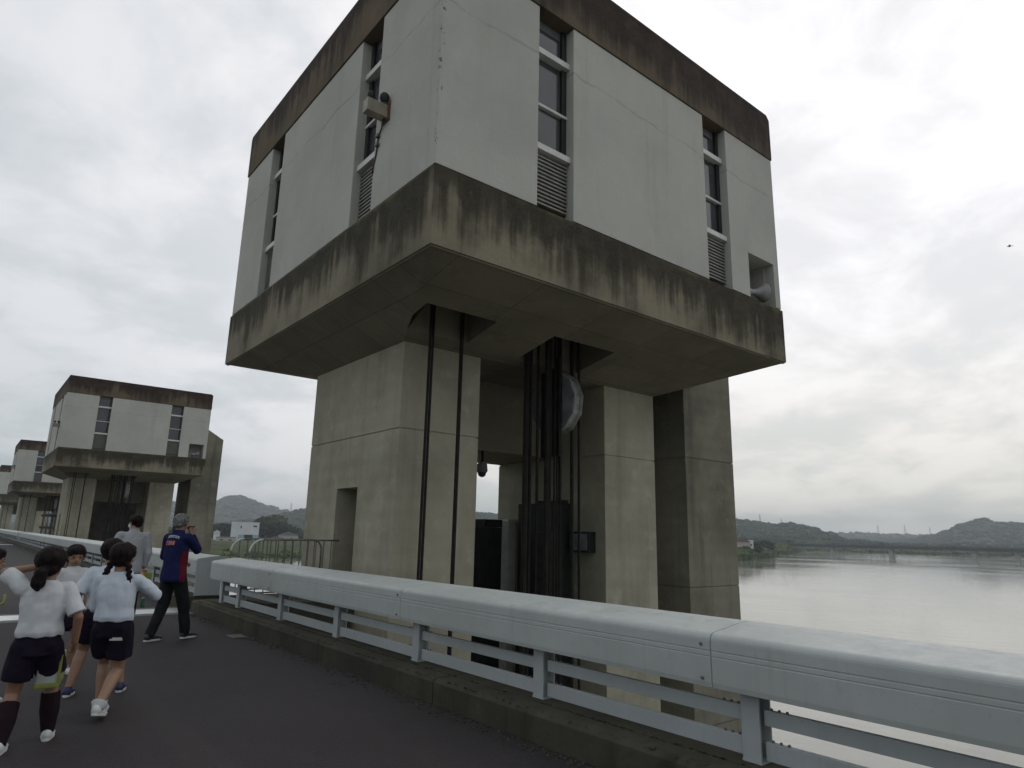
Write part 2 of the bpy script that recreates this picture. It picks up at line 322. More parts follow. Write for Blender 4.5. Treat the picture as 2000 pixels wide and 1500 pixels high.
# ------------------------------------------------------------------ mesh helpers
class MB:
    def __init__(s): s.v = []; s.f = []
    def box(s, x0, x1, y0, y1, z0, z1, skip=''):
        b = len(s.v)
        s.v += [(x, y, z) for z in (z0, z1) for y in (y0, y1) for x in (x0, x1)]
        F = {'b': (0, 2, 3, 1), 't': (4, 5, 7, 6), 'f': (0, 1, 5, 4), 'k': (2, 6, 7, 3), 'l': (0, 4, 6, 2), 'r': (1, 3, 7, 5)}
        for k, q in F.items():
            if k not in skip: s.f.append(tuple(b+i for i in q))
        return s
    def prism(s, pts, axis, a, b):
        """closed outline (2-D) extruded along axis from a to b"""
        n = len(pts); o = len(s.v)
        for w in (a, b):
            for (p, q) in pts:
                s.v.append({'x': (w, p, q), 'y': (p, w, q), 'z': (p, q, w)}[axis])
        s.f.append(tuple(o+i for i in range(n))[::-1]); s.f.append(tuple(o+n+i for i in range(n)))
        for i in range(n):
            j = (i+1) % n; s.f.append((o+i, o+j, o+n+j, o+n+i))
        return s
    def grid(s, us, vs, holes, P, depth=0, back=True):
        """sheet P(u,v,d) split at us x vs with rectangular holes (u0,u1,v0,v1[,depth]) sunk by depth"""
        us = sorted(set(us) | {q for h in holes for q in h[:2]}); vs = sorted(set(vs) | {q for h in holes for q in h[2:4]})
        for i in range(len(us)-1):
            for j in range(len(vs)-1):
                um, vm_ = (us[i]+us[i+1])/2, (vs[j]+vs[j+1])/2
                if any(h[0] < um < h[1] and h[2] < vm_ < h[3] for h in holes): continue
                s.quad(P(us[i], vs[j], 0), P(us[i+1], vs[j], 0), P(us[i+1], vs[j+1], 0), P(us[i], vs[j+1], 0))
        for h in holes:
            d = h[4] if len(h) > 4 else depth
            c = [(h[0], h[2]), (h[1], h[2]), (h[1], h[3]), (h[0], h[3])]
            for i in range(4):
                a, b = c[i], c[(i+1) % 4]
                s.quad(P(a[0], a[1], 0), P(b[0], b[1], 0), P(b[0], b[1], d), P(a[0], a[1], d))
            if back: s.quad(*[P(a, b, d) for a, b in c])
        return s
    def quad(s, a, b, c, d):
        o = len(s.v); s.v += [tuple(a), tuple(b), tuple(c), tuple(d)]; s.f.append((o, o+1, o+2, o+3)); return s
    def loft(s, rings, caps=True):
        n = len(rings[0]); o = len(s.v)
        for r in rings: s.v += [tuple(p) for p in r]
        for k in range(len(rings)-1):
            for i in range(n):
                j = (i+1) % n
                s.f.append((o+k*n+i, o+k*n+j, o+(k+1)*n+j, o+(k+1)*n+i))
        if caps:
            s.f.append(tuple(o+i for i in range(n))[::-1]); m = o+(len(rings)-1)*n; s.f.append(tuple(m+i for i in range(n)))
        return s
    def tube(s, pts, r, n=8):
        pts = [Vector(p) for p in pts]; rings = []
        ref = None
        for i, p in enumerate(pts):
            d = (pts[min(i+1, len(pts)-1)] - pts[max(i-1, 0)]).normalized()
            if ref is None: ref = Vector((0, 0, 1)) if abs(d.z) < 0.9 else Vector((1, 0, 0))
            a = d.cross(ref).normalized(); b = a.cross(d).normalized(); ref = b
            rr = r[i] if isinstance(r, (list, tuple)) else r
            rings.append([p + rr*(math.cos(2*PI*k/n)*a + math.sin(2*PI*k/n)*b) for k in range(n)])
        return s.loft(rings)
    def lathe(s, prof, M=Matrix(), n=20, caps=True):
        """profile (r,z) turned about z, placed by matrix M"""
        return s.loft([[M @ Vector((r*math.cos(2*PI*k/n), r*math.sin(2*PI*k/n), z)) for k in range(n)] for r, z in prof], caps)
    def ell(s, c, rad, rot=None, n=12):
        c = Vector(c); Mx = rot or Matrix.Identity(3); rings = []
        for i in range(1, n//2+2):
            th = PI*i/(n//2+2)
            rings.append([c + Mx @ Vector((rad[0]*math.sin(th)*math.cos(2*PI*k/n), rad[1]*math.sin(th)*math.sin(2*PI*k/n), rad[2]*math.cos(th))) for k in range(n)])
        return s.loft(rings)
    def cap(s, a, b, ra, rb, n=10, round_=True):
        a = Vector(a); b = Vector(b); d = (b-a).normalized()
        ref = Vector((0, 0, 1)) if abs(d.z) < 0.9 else Vector((1, 0, 0))
        u = d.cross(ref).normalized(); w = u.cross(d).normalized(); rings = []
        def ring(c, r): return [c + r*(math.cos(2*PI*k/n)*u + math.sin(2*PI*k/n)*w) for k in range(n)]
        if round_:
            for q in (80, 50, 25): rings.append(ring(a - d*ra*math.sin(R(q)), ra*math.cos(R(q))))
        rings.append(ring(a, ra)); rings.append(ring(b, rb))
        if round_:
            for q in (25, 50, 80): rings.append(ring(b + d*rb*math.sin(R(q)), rb*math.cos(R(q))))
        return s.loft(rings)
    def mesh(s, name, smooth=False):
        me = bpy.data.meshes.new(name); me.from_pydata(s.v, [], s.f); me.update()
        if smooth:
            for p in me.polygons: p.use_smooth = True
        return me
    def build(s, name, mat, parent=None, smooth=False, bevel=0.0, off=None, fix=True):
        if off is not None: s.v = [(x-off[0], y-off[1], z-off[2]) for x, y, z in s.v]
        me = s.mesh(name, smooth)
        if fix or bevel:
            import bmesh
            bm = bmesh.new(); bm.from_mesh(me)
            bmesh.ops.remove_doubles(bm, verts=bm.verts, dist=1e-5)
            bmesh.ops.recalc_face_normals(bm, faces=bm.faces)
            if bevel:
                es = [e for e in bm.edges if len(e.link_faces) == 2 and e.calc_face_angle(0) > 0.6]
                bmesh.ops.bevel(bm, geom=es, offset=bevel, segments=2, affect='EDGES', profile=0.6)
            bm.to_mesh(me); bm.free()
            if smooth:
                for p in me.polygons: p.use_smooth = True
        for mm in (mat if isinstance(mat, (list, tuple)) else (mat,)): me.materials.append(MAT[mm] if isinstance(mm, str) else mm)
        o = bpy.data.objects.new(name, me); COL.objects.link(o)
        if parent is not None: o.parent = parent
        return o

def inst(o, parent=None, loc=None, rot=None):
    c = o.copy(); COL.objects.link(c)
    if parent is not None: c.parent = parent
    if loc is not None: c.location = loc
    if rot is not None: c.rotation_euler = rot
    return c
def tag(o, label=None, cat=None, group=None, kind=None):
    for k, q in (('label', label), ('category', cat), ('group', group), ('kind', kind)):
        if q: o[k] = q
    return o
def thing(name, loc, label, cat, group=None, rz=0):
    o = bpy.data.objects.new(name, None); COL.objects.link(o); o.location = loc; o.rotation_euler = (0, 0, rz)
    o.empty_display_size = 0.2
    return tag(o, label, cat, group)
def copy_tree(o, parent=None, loc=None):
    c = o.copy(); COL.objects.link(c)
    if parent is not None: c.parent = parent
    if loc is not None: c.location = loc
    for ch in list(o.children): copy_tree(ch, c)
    return c

# ------------------------------------------------------------------ setting: water, terrain
WZ = -8.0
tag(MB().quad((-5000, -5000, WZ), (5000, -5000, WZ), (5000, 5000, WZ), (-5000, 5000, WZ)).build('river_water', 'water'), kind='structure')

def lerp_tab(tab, x):
    if x <= tab[0][0]: return tab[0][1]
    for (a, p), (b, q) in zip(tab, tab[1:]):
        if x <= b:
            f = (x-a)/(b-a); f = f*f*(3-2*f); return p+(q-p)*f
    return tab[-1][1]
SHORE = [(-0.3, 250), (0.4, 250), (0.8, 290), (0.995, 340), (1.03, 400), (1.055, 560), (1.09, 830), (1.7, 850)]
RIDGES = [  # distance, half width, (azimuth, elevation)
    (2300, 420, [(-0.3, 0.0), (0.05, 0.012), (0.16, 0.026), (0.22, 0.031), (0.25, 0.030), (0.27, 0.0335), (0.285, 0.0408), (0.298, 0.0425), (0.315, 0.038), (0.335, 0.0307), (0.363, 0.0246), (0.391, 0.017), (0.45, 0.008), (0.6, 0.0)]),
    (1350, 330, [(0.2, 0.002), (0.28, 0.006), (0.318, 0.0105), (0.337, 0.0148), (0.363, 0.0222), (0.39, 0.0275), (0.533, 0.036), (0.642, 0.0292), (0.662, 0.0275), (0.8, 0.033), (0.94, 0.029), (1.003, 0.027), (1.023, 0.0255), (1.04, 0.022), (1.05, 0.0205), (1.062, 0.0212), (1.075, 0.0215), (1.094, 0.0185), (1.119, 0.011), (1.139, 0.001), (1.2, -0.003)]),
    (2900, 500, [(0.9, 0.0), (1.05, 0.012), (1.106, 0.0125), (1.167, 0.0122), (1.212, 0.0111), (1.24, 0.0112), (1.251, 0.0115), (1.4, 0.011)]),
    (2000, 400, [(1.19, 0.0), (1.212, 0.0035), (1.235, 0.0085), (1.251, 0.0145), (1.268, 0.0225), (1.289, 0.0282), (1.301, 0.0247), (1.328, 0.0232), (1.4, 0.026), (1.5, 0.015), (1.6, 0.0)]),
]
def land_z(az, r):
    rs = lerp_tab(SHORE, az)
    rs += 10*noise.noise(Vector((az*40, 3.1, 0)))
    if r < rs: return WZ - 1.5
    z = WZ - 0.2 + 3.6*min(1, (r-rs)/60.0) + 1.2*min(1, (r-rs)/400.0)
    for D, Wd, tab in RIDGES:
        el = lerp_tab(tab, az)
        d = (r-D)/Wd
        if abs(d) < 3:
            top = EYE + el*D - (-3.4)
            if top > 0: z += max(0, top)*math.exp(-d*d) * (1 if r > rs+30 else 0)
    if r > rs+80 and z > -2.5:
        z += min(6, (z+2.5)*0.16)*noise.noise(Vector((az*r*0.02, r*0.02, 1.7)))
    return z
def polar(az, r, z=None): return Vector((r*math.sin(az), r*math.cos(az), land_z(az, r) if z is None else z))
def terrain():
    rr = []; r = 225.0
    while r < 900: rr.append(r); r += 12
    while r < 4900: rr.append(r); r *= 1.032
    az = [-0.3 + 0.005*i for i in range(391)]
    m = MB(); nz = len(az)
    for r in rr:
        for a in az: m.v.append(tuple(polar(a, r)))
    for i in range(len(rr)-1):
        for j in range(nz-1): m.f.append((i*nz+j, i*nz+j+1, (i+1)*nz+j+1, (i+1)*nz+j))
    o = m.build('terrain', ['land', 'bank'], smooth=True, fix=False)
    for p in o.data.polygons:
        c = p.center
        if c.z < -2.8 and math.hypot(c.x, c.y) < 700: p.material_index = 1
    return tag(o, kind='structure')
terrain()

ICO_V = []; ICO_F = []
def _ico():
    import bmesh
    b = bmesh.new(); bmesh.ops.create_icosphere(b, subdivisions=1, radius=1)
    b.verts.ensure_lookup_table()
    for v in b.verts: ICO_V.append(v.co.copy())
    for f in b.faces: ICO_F.append(tuple(v.index for v in f.verts))
    b.free()
_ico()
def blob(m, c, r, rz, jit=0.3):
    o = len(m.v)
    for v in ICO_V:
        k = 1 + random.uniform(-jit, jit)
        m.v.append((c[0]+v.x*r*k, c[1]+v.y*r*k, c[2]+v.z*rz*k))
    m.f += [tuple(o+i for i in f) for f in ICO_F]
def woods():
    m = MB(); n = 0
    while n < 17000:
        D, Wd, tab = RIDGES[random.choice((0, 1, 1, 1, 3, 3, 2))]
        a = random.uniform(0.15, 1.42); r = D + random.uniform(-1.5, 0.35)*Wd
        if D == 1350 and not (0.27 < a < 1.15): continue
        p = polar(a, r)
        if p.z < -1.5: continue
        s = random.uniform(2.8, 6.2)*(0.8 + r/4500); n += 1
        blob(m, (p.x, p.y, p.z+s*0.05), s, s*0.6, 0.2)
    tag(m.build('hill_woodland', 'leaf', fix=False), kind='stuff')
    m = MB()
    for i in range(2600):          # scrub and reeds along the water's edge
        a = random.choice((random.uniform(0.1, 0.75), random.uniform(0.9, 1.08), random.uniform(0.99, 1.06), random.uniform(1.02, 1.45)))
        if a < 0.75 and i % 2: continue
        rs = lerp_tab(SHORE, a); r = rs + 6 + abs(random.gauss(0, 26 if a > 0.75 else 7))
        p = polar(a, r); s = random.uniform(0.8, 2.2)*(0.55 if a < 0.8 else 1.5)
        if p.z < WZ: continue
        blob(m, (p.x, p.y, p.z+s*0.3), s*1.4, s, 0.35)
    tag(m.build('riverside_scrub', 'leaf2', fix=False), kind='stuff')
    m = MB()
    for i in range(1500):          # low tree belt on the flat land behind the banks
        a = random.choice((random.uniform(0.1, 0.7), random.uniform(1.0, 1.16), random.uniform(1.05, 1.45)))
        rs = lerp_tab(SHORE, a); r = rs + random.uniform(205 if a < 0.75 else 150, 460)
        p = polar(a, r); s = random.uniform(2.5, 4.8)
        if p.z > 6: continue
        blob(m, (p.x, p.y, p.z+s*0.6), s, s*0.9, 0.3)
    tag(m.build('valley_tree_belt', 'leaf', fix=False), kind='stuff')
woods()

def tree(a, r, h, w, label, mat='leaf'):
    p = polar(a, r)
    t = thing('tree', p, label, 'tree', 'single trees on the far banks')
    m = MB(); m.tube([(0, 0, -0.5), (0.1, 0, h*0.3), (0.05, 0.1, h*0.7)], [w*0.06, w*0.045, w*0.015], 7)
    for k in range(4):
        q = k*1.6; m.tube([(0, 0, h*0.3), (w*0.25*math.cos(q), w*0.25*math.sin(q), h*0.6)], [w*0.03, w*0.01], 5)
    m.build('trunk', 'bark', t)
    m = MB()
    for k in range(220):
        v = Vector((random.gauss(0, 1), random.gauss(0, 1), random.gauss(0, 1))).normalized() * random.uniform(0.3, 1)**0.5
        blob(m, (v.x*w*0.5, v.y*w*0.5, h*0.6+v.z*h*0.4), w*random.uniform(0.05, 0.12), w*random.uniform(0.04, 0.1), 0.4)
    m.build('crown', mat, t, fix=False)
tree(0.338, 440, 13, 17, 'broad dark tree close to the right of the white block on the far bank')
tree(0.350, 455, 15, 16, 'tall rounded green tree behind the dark one right of the white block', 'leaf2')
tree(0.366, 430, 9, 12, 'lower dark tree nearest the left edge of the big tower leg')
tree(0.282, 440, 9, 12, 'dark tree left of the white block on the far bank')
tree(1.022, 400, 8.5, 9, 'dark bushy tree between the small houses on the right river bank')
tree(1.012, 372, 6.5, 8, 'green bushy tree by the waterline right of the tower buttress', 'leaf2')
tree(1.038, 470, 8, 11, 'dark tree at the left end of the far bridge')

# far buildings
def building(name, a, r, w, d, z0, z1, wall, roof, label, cat, wins=(), gable=0.0, sill=None, face=0.0):
    p = polar(a, r, 0)
    t = thing(name, (p.x, p.y, z0), label, cat, 'buildings on the far banks', rz=-a+face)
    h = z1-z0
    MB().box(-w/2, w/2, 0, d, -2, h).build('wall', wall, t)
    if gable:
        rf = MB().prism([(-w/2-0.4, h+0.01), (w/2+0.4, h+0.01), (w/2+0.1, h+0.25), (0, h+gable), (-w/2-0.1, h+0.25)], 'y', -0.4, d+0.4).build('roof', roof, t)
    else:
        rf = MB().box(-w/2-0.15, w/2+0.15, -0.15, d+0.15, h+0.005, h+0.4).build('roof', roof, t)
    for (x0, x1, q0, q1) in wins:
        wn = MB().box(x0, x1, -0.06, 0.05, q0, q1).build('window', 'frame', t)
        MB().box(x0+0.12, x1-0.12, -0.09, -0.055, q0+0.12, q1-0.12).build('pane', 'glass', wn)
    return t
wb = building('white_building', 0.3163, 405, 10.4, 12, -4.1, 5.2, 'wwall', 'wwall', 'white flat-roofed two storey block with teal ground floor on far bank', 'building',
              [(-4.6, -3.7, 6.2, 7.9), (2.0, 4.2, 7.0, 8.1)])
MB().box(-5.23, -2.3, -0.05, 0.0, -1, 2.9).build('cladding', 'teal', wb)
MB().box(2.2, 5.23, -0.05, 0.0, -1, 2.9).build('cladding', 'teal', wb)
MB().box(-2.29, 2.19, -0.08, 0.02, -1.0, 2.95).build('door', 'cabinet', wb)
MB().box(-9.2, -5.22, 1.5, 9, -2, 9.8).build('annex', 'wwall', wb)
building('house', 0.2765, 395, 3.2, 4, -3.2, -0.2, 'wwall', 'wwall', 'tiny white hut with a rounded look left of the white block', 'house', gable=1.2)
building('shed', 0.2885, 370, 9, 5, -4.6, -2.6, 'beigewall', 'roofg', 'long low grey shed in front and left of the white block', 'shed', [(-3, -1, 0.5, 1.4), (1, 3, 0.5, 1.4)])
building('house', 0.368, 410, 11, 8, -4.8, -1.2, 'beigewall', 'roofg', 'wide low house with grey roof by the left edge of the tower leg', 'house', [(-4, -2, 1, 2.4), (1, 3, 1, 2.4)], gable=2.2)
building('house', 0.352, 405, 5, 6, -5.0, -2.8, 'wwall', 'roofb', 'small white house under the trees right of the white block', 'house', [(-1.5, 0.2, .6, 1.6)], gable=1.2)
building('house', 1.0075, 380, 8, 7, -4.2, 0.9, 'beigewall', 'roofb', 'beige gabled house nearest the buttress on the right bank', 'house', [(-2.5, -1, 1.2, 2.6), (0.8, 2.4, 1.2, 2.6)], gable=2.4)
building('house', 1.0005, 392, 5, 7, -4.0, 1.8, 'wwall', 'roofg', 'small white house just right of the buttress edge, taller than its neighbour', 'house', [(-1.4, 0.4, 3, 4.4)], gable=1.4)
building('house', 1.0195, 384, 2.4, 4, -4.2, 1.5, 'wwall', 'wwall', 'narrow white hut beside the dark bushy tree on the right bank', 'house', [(-0.5, 0.5, 3, 4.2)])
i = 0
for a, w, lb in ((1.032, 11, 'long white shed first right of the dark tree behind the far bank'), (1.044, 7, 'white house with brown roof above the left bridge end'), (1.054, 9, 'second pale shed right of the bridge end, under the hill'),
                 (1.066, 7, 'small pale house in the middle of the row under the hill'), (1.078, 11, 'wide pale shed near the end of the row under the hill'), (1.091, 8, 'last pale house of the row before the hill runs out')):
    building('house', a, 900+30*(i % 2), w*1.6, 10, -3.5, 1.2+0.8*(i % 3), 'wwall' if i % 3 else 'beigewall', 'roofb' if i % 2 else 'roofg', lb, 'house', [(-3, -1, 1.5, 3.2), (1.5, 3.5, 1.5, 3.2)], gable=1.8)
    i += 1

def pylon(a, r, h, label, zoff=0):
    p = polar(a, r)
    t = thing('power_pylon', p, label, 'pylon', 'power pylons on the hills')
    m = MB(); wv = h*0.09
    k = max(0.11, r/9500.0)
    def at(f): return wv*(1-f)**1.3 + wv*0.12
    for sx in (-1, 1):
        for sy_ in (-1, 1):
            m.tube([(sx*at(f), sy_*at(f), h*f) for f in (0, .3, .6, 1)], k, 4)
    for q in range(6):
        f0, f1 = q/6, (q+1)/6
        for sy_ in (-1, 1):
            m.tube([(-at(f0), sy_*at(f0), h*f0), (at(f1), sy_*at(f1), h*f1)], k*0.6, 3); m.tube([(at(f0), sy_*at(f0), h*f0), (-at(f1), sy_*at(f1), h*f1)], k*0.6, 3)
    m.build('lattice_mast', 'pylon', t, fix=False)
    m = MB()
    for f, w in ((0.72, 0.16), (0.84, 0.13), (0.95, 0.09)): m.tube([(-h*w, 0, h*f), (0, 0, h*(f+0.03)), (h*w, 0, h*f)], k*0.8, 4)
    m.build('cross_arm', 'pylon', t, fix=False)
pylon(0.3682, 1330, 19, 'thin lattice pylon on the ridge left of the big tower')
pylon(0.6945, 1330, 22, 'lattice pylon on the hilltop hidden behind the tower opening')
pylon(1.033, 1350, 15, 'lattice pylon on the near hill right of the tower buttress')
pylon(1.060, 1370, 15, 'second lattice pylon on the near hill right of the buttress')
pylon(1.176, 2900, 32, 'leftmost faint lattice pylon on the long low ridge')
pylon(1.206, 2900, 35, 'tallest faint lattice pylon on the long low ridge')
pylon(1.233, 2900, 30, 'faint lattice pylon where the low ridge meets the right hill')

# far road bridge, parallel to the barrage
BX = 600.0
fb = thing('road_bridge', (BX, 200, WZ), 'long low dark girder bridge crossing the river in the distance', 'bridge')
MB().box(-5, 5, -260, 190, 5.6, 7.3).build('girder', 'bridge', fb)
MB().box(-5.6, 5.6, -260, 190, 7.3, 7.6).build('deck', 'bridge', fb)
m = MB()
for sx in (-5.4, 5.3):
    m.box(sx, sx+0.1, -260, 190, 8.5, 8.6).box(sx, sx+0.1, -260, 190, 7.6, 8.0)
    for k in range(150): m.box(sx, sx+0.1, -260+3*k, -259.85+3*k, 8.0, 8.5)
m.build('parapet_rail', 'bridge', fb)
pm = MB().prism([(-2.2, -2), (2.2, -2), (2.2, 3.6), (3.4, 5.6), (-3.4, 5.6), (-2.2, 3.6)], 'y', -1.5, 1.5)
pm = pm.build('pier', 'bridgepier', fb)
for k, yy in enumerate((290, 241, 182, 155, 100, 45)):
    o = pm if k == 0 else inst(pm, fb)
    o.location = (0, yy-200, 0)

# ------------------------------------------------------------------ bridge deck, road, kerb
KX, KB, KT = 3.585, 4.02, 0.217
def deck_span(y0, y1):
    tag(MB().box(-7, 4.4, y0, y1, -1.6, -0.02).build('bridge_deck', 'pier'), kind='structure')
    m = MB()
    pr = [(KX, -0.02), (KX-0.0, KT-0.03), (KX+0.03, KT), (KX+0.2, KT+0.002), (KX+0.205, KT-0.014), (KX+0.225, KT-0.014), (KX+0.23, KT+0.004), (KB, KT+0.006), (KB+0.34, KT-0.02), (KB+0.36, -0.02)]
    yy = y0
    while yy < y1-0.3:
        ye = min(yy+3.83, y1)
        m = MB().prism(pr, 'y', yy+0.006, ye-0.006); tag(m.build('kerb', 'kerb', bevel=0.008), kind='structure'); yy = ye
deck_span(-6, 13.72); deck_span(14.42, 64.06); deck_span(64.76, 114.4); deck_span(115.1, 165)
def road_sheet(y0, y1):
    m = MB(); ys = [y0]
    while ys[-1] < y1: ys.append(min(y1, ys[-1]+2))
    for a, b in zip(ys, ys[1:]): m.quad((-7, a, 0), (KX+0.01, a, 0), (KX+0.01, b, 0), (-7, b, 0))
    tag(m.build('road', 'asphalt'), kind='structure')
for a, b in ((-6, 13.45), (14.7, 63.8), (65.0, 114.1), (115.4, 165)): road_sheet(a, b)
for k in range(3):
    q = 50.34*k
    tag(MB().box(-7, KX, 13.45+q, 13.72+q, -0.02, 0.006).box(-7, KX, 14.42+q, 14.7+q, -0.02, 0.006).build('joint_nosing', 'nosing'), kind='structure')
    t = thing('expansion_joint_cover', (0, 14.07+q, 0), ['bright galvanised expansion joint cover across the road behind the children', 'second galvanised expansion joint cover across the road, by the middle tower', 'farthest galvanised expansion joint cover across the road'][k], 'joint cover', 'road joint covers')
    for n_ in range(5):
        MB().box(-6.9+2.1*n_, -6.9+2.1*n_+2.08, -0.33, 0.33, -0.012, 0.014).build('cover_plate', 'galv', t, bevel=0.004)
t = thing('drain_cover', (3.36, 10.3, 0.004), 'small pale drain grating in the asphalt beside the kerb', 'drain cover')
MB().box(-0.1, 0.1, -0.16, 0.16, 0, 0.012).build('frame', 'pier', t)
for k in range(5): MB().box(-0.08, 0.08, -0.13+k*0.055, -0.10+k*0.055, 0.0122, 0.017).build('bar', 'handrail', t)

m = MB()
for k in range(900):
    y = random.uniform(1.5, 13.4); x = KX - 0.012 - abs(random.gauss(0, 0.09)); q = random.uniform(0.004, 0.013)
    blob(m, (x, y, q*0.4), q, q*0.7, 0.4)
tag(m.build('kerb_grit', 'kerb', fix=False), kind='stuff')
m = MB()
for k in range(900):
    y = random.uniform(1.5, 13.4); q = random.uniform(0.006, 0.016); x = random.choice((KX+0.02, KX+0.22, KX+0.215, KB+0.2)) + random.gauss(0, 0.012)
    blob(m, (x, y, KT+0.002), q, q*0.3, 0.4)
tag(m.build('kerb_moss', 'moss', fix=False), kind='stuff')
# ------------------------------------------------------------------ guard railings
RB = 0.61      # underside of the big rail
def rail_profile():
    pts = [(3.78, RB), (3.775, RB+0.03), (3.772, RB+0.175), (3.775, RB+0.178), (3.775, RB+0.183), (3.772, RB+0.186), (3.772, RB+0.208), (3.776, RB+0.211), (3.776, RB+0.217), (3.772, RB+0.220), (3.772, RB+0.275)]
    for k in range(6):
        q = k/5*PI/2*0.92; pts.append((3.772+0.045*(1-math.cos(q)), RB+0.275+0.047*math.sin(q)))
    pts += [(3.95, 0.95), (4.1, 0.972), (4.22, 0.978), (4.265, 0.966), (4.28, 0.93), (4.28, RB)]
    return pts
def hpost(h):
    m = MB()
    m.box(-0.065, -0.052, -0.06, 0.06, 0, h).box(0.052, 0.065, -0.06, 0.06, 0, h).box(-0.052, 0.052, -0.007, 0.007, 0, h)
    m.box(-0.068, 0.068, -0.064, 0.064, 0, 0.012)
    return m
def railing(y0, y1, posts, joints, label, endcap=None):
    t = thing('guard_railing', (0, y0, 0), label, 'railing', 'guard railings along the barrage road')
    js = [y0]+[j for j in joints if y0+0.3 < j < y1-0.3]+[y1]
    pr = rail_profile(); beam = None
    for a, b in zip(js, js[1:]):
        MB().prism(pr, 'y', a-y0+0.004, b-y0-0.004).build('rail_beam', 'rail', t, smooth=False)
        mm_ = MB().prism([(x+0.006*(1 if x < 4 else -1), z-0.006) for x, z in pr], 'y', b-y0-0.02, b-y0+0.02)
        if b < y1: mm_.build('joint_sleeve', 'railpost', t)
        m = MB()
        for yy in (a-y0+0.07,):
            for z in (RB+0.05, RB+0.25): m.lathe([(0.011, 0), (0.011, 0.006), (0.006, 0.01)], Matrix.Translation((3.772, yy, z)) @ Matrix.Rotation(-PI/2, 4, 'Y'), 8)
        m.build('bolt', 'jamb', t, fix=False)
    hp = hpost(RB-KT-0.004).build('post', 'railpost', t)
    ps = [p for p in posts if y0 < p < y1]
    bm_ = MB()
    for z in (0.1, 0.24):
        for k in range(3):
            bm_.lathe([(0.009, 0), (0.009, 0.008), (0.005, 0.011)], Matrix.Translation((0.0, 0.085+k*0.045, z+0.05)), 6); bm_.lathe([(0.009, 0), (0.009, 0.008), (0.005, 0.011)], Matrix.Translation((0.0, -0.085-k*0.045, z+0.05)), 6)
    for i, p in enumerate(ps):
        o = hp if i == 0 else inst(hp, t)
        o.location = (3.935, p-y0, KT+0.004)
    meshes = {}
    for a, b in zip(ps, ps[1:]):
        ln = round(b-a-0.14, 3)
        for z0, z1 in ((0.242, 0.345), (0.432, 0.52)):
            key = (ln, z0)
            if key not in meshes:
                o = MB().box(-0.02, 0.02, 0, ln, 0, z1-z0).build('slat', 'railpost', t, bevel=0.005); meshes[key] = o
            else: o = inst(meshes[key], t)
            o.location = (3.925, a+0.07-y0, z0)
    if y0 < 20:
        b0 = None
        for p in ps[:7]:
            m = MB()
            for z1 in (0.345, 0.52):
                for sg_ in (-1, 1):
                    for k in range(3): m.lathe([(0.009, 0), (0.009, 0.009), (0.004, 0.013)], Matrix.Translation((3.925, p-y0+sg_*(0.11+k*0.05), z1)), 6)
            m.build('slat_bolts', 'jamb', t, fix=False)
    if endcap is not None:
        pe = [(3.79, KT+0.01), (3.79, RB)] + [(x+0.004 if x < 4 else x-0.004, z-0.004) for x, z in pr[1:-1]] + [(4.27, RB), (4.27, KT+0.01)]
        MB().prism(pe, 'y', endcap-y0-0.02, endcap-y0+0.012).build('end_panel', 'railpost', t)
    return t
P0 = [2.45+1.92*k for k in range(-3, 6)] + [12.98]
J0 = [2.64+3.83*k for k in range(-2, 3)]
railing(-4.2, 13.42, P0, J0, 'nearest pale grey guard railing crossing the foreground beside the road')
FAR = ['pale guard railing behind the two men, from the opening to the second tower', 'pale guard railing between the second and third towers', 'farthest pale guard railing beyond the third tower']
for k in range(3):
    q = 50.34*k
    e = 63.76+q if k < 2 else 165
    railing(14.42+q, e, [14.62+q+1.92*i for i in range(26)], [14.42+q+3.83*i for i in range(1, 13)], FAR[k], 14.42+q)

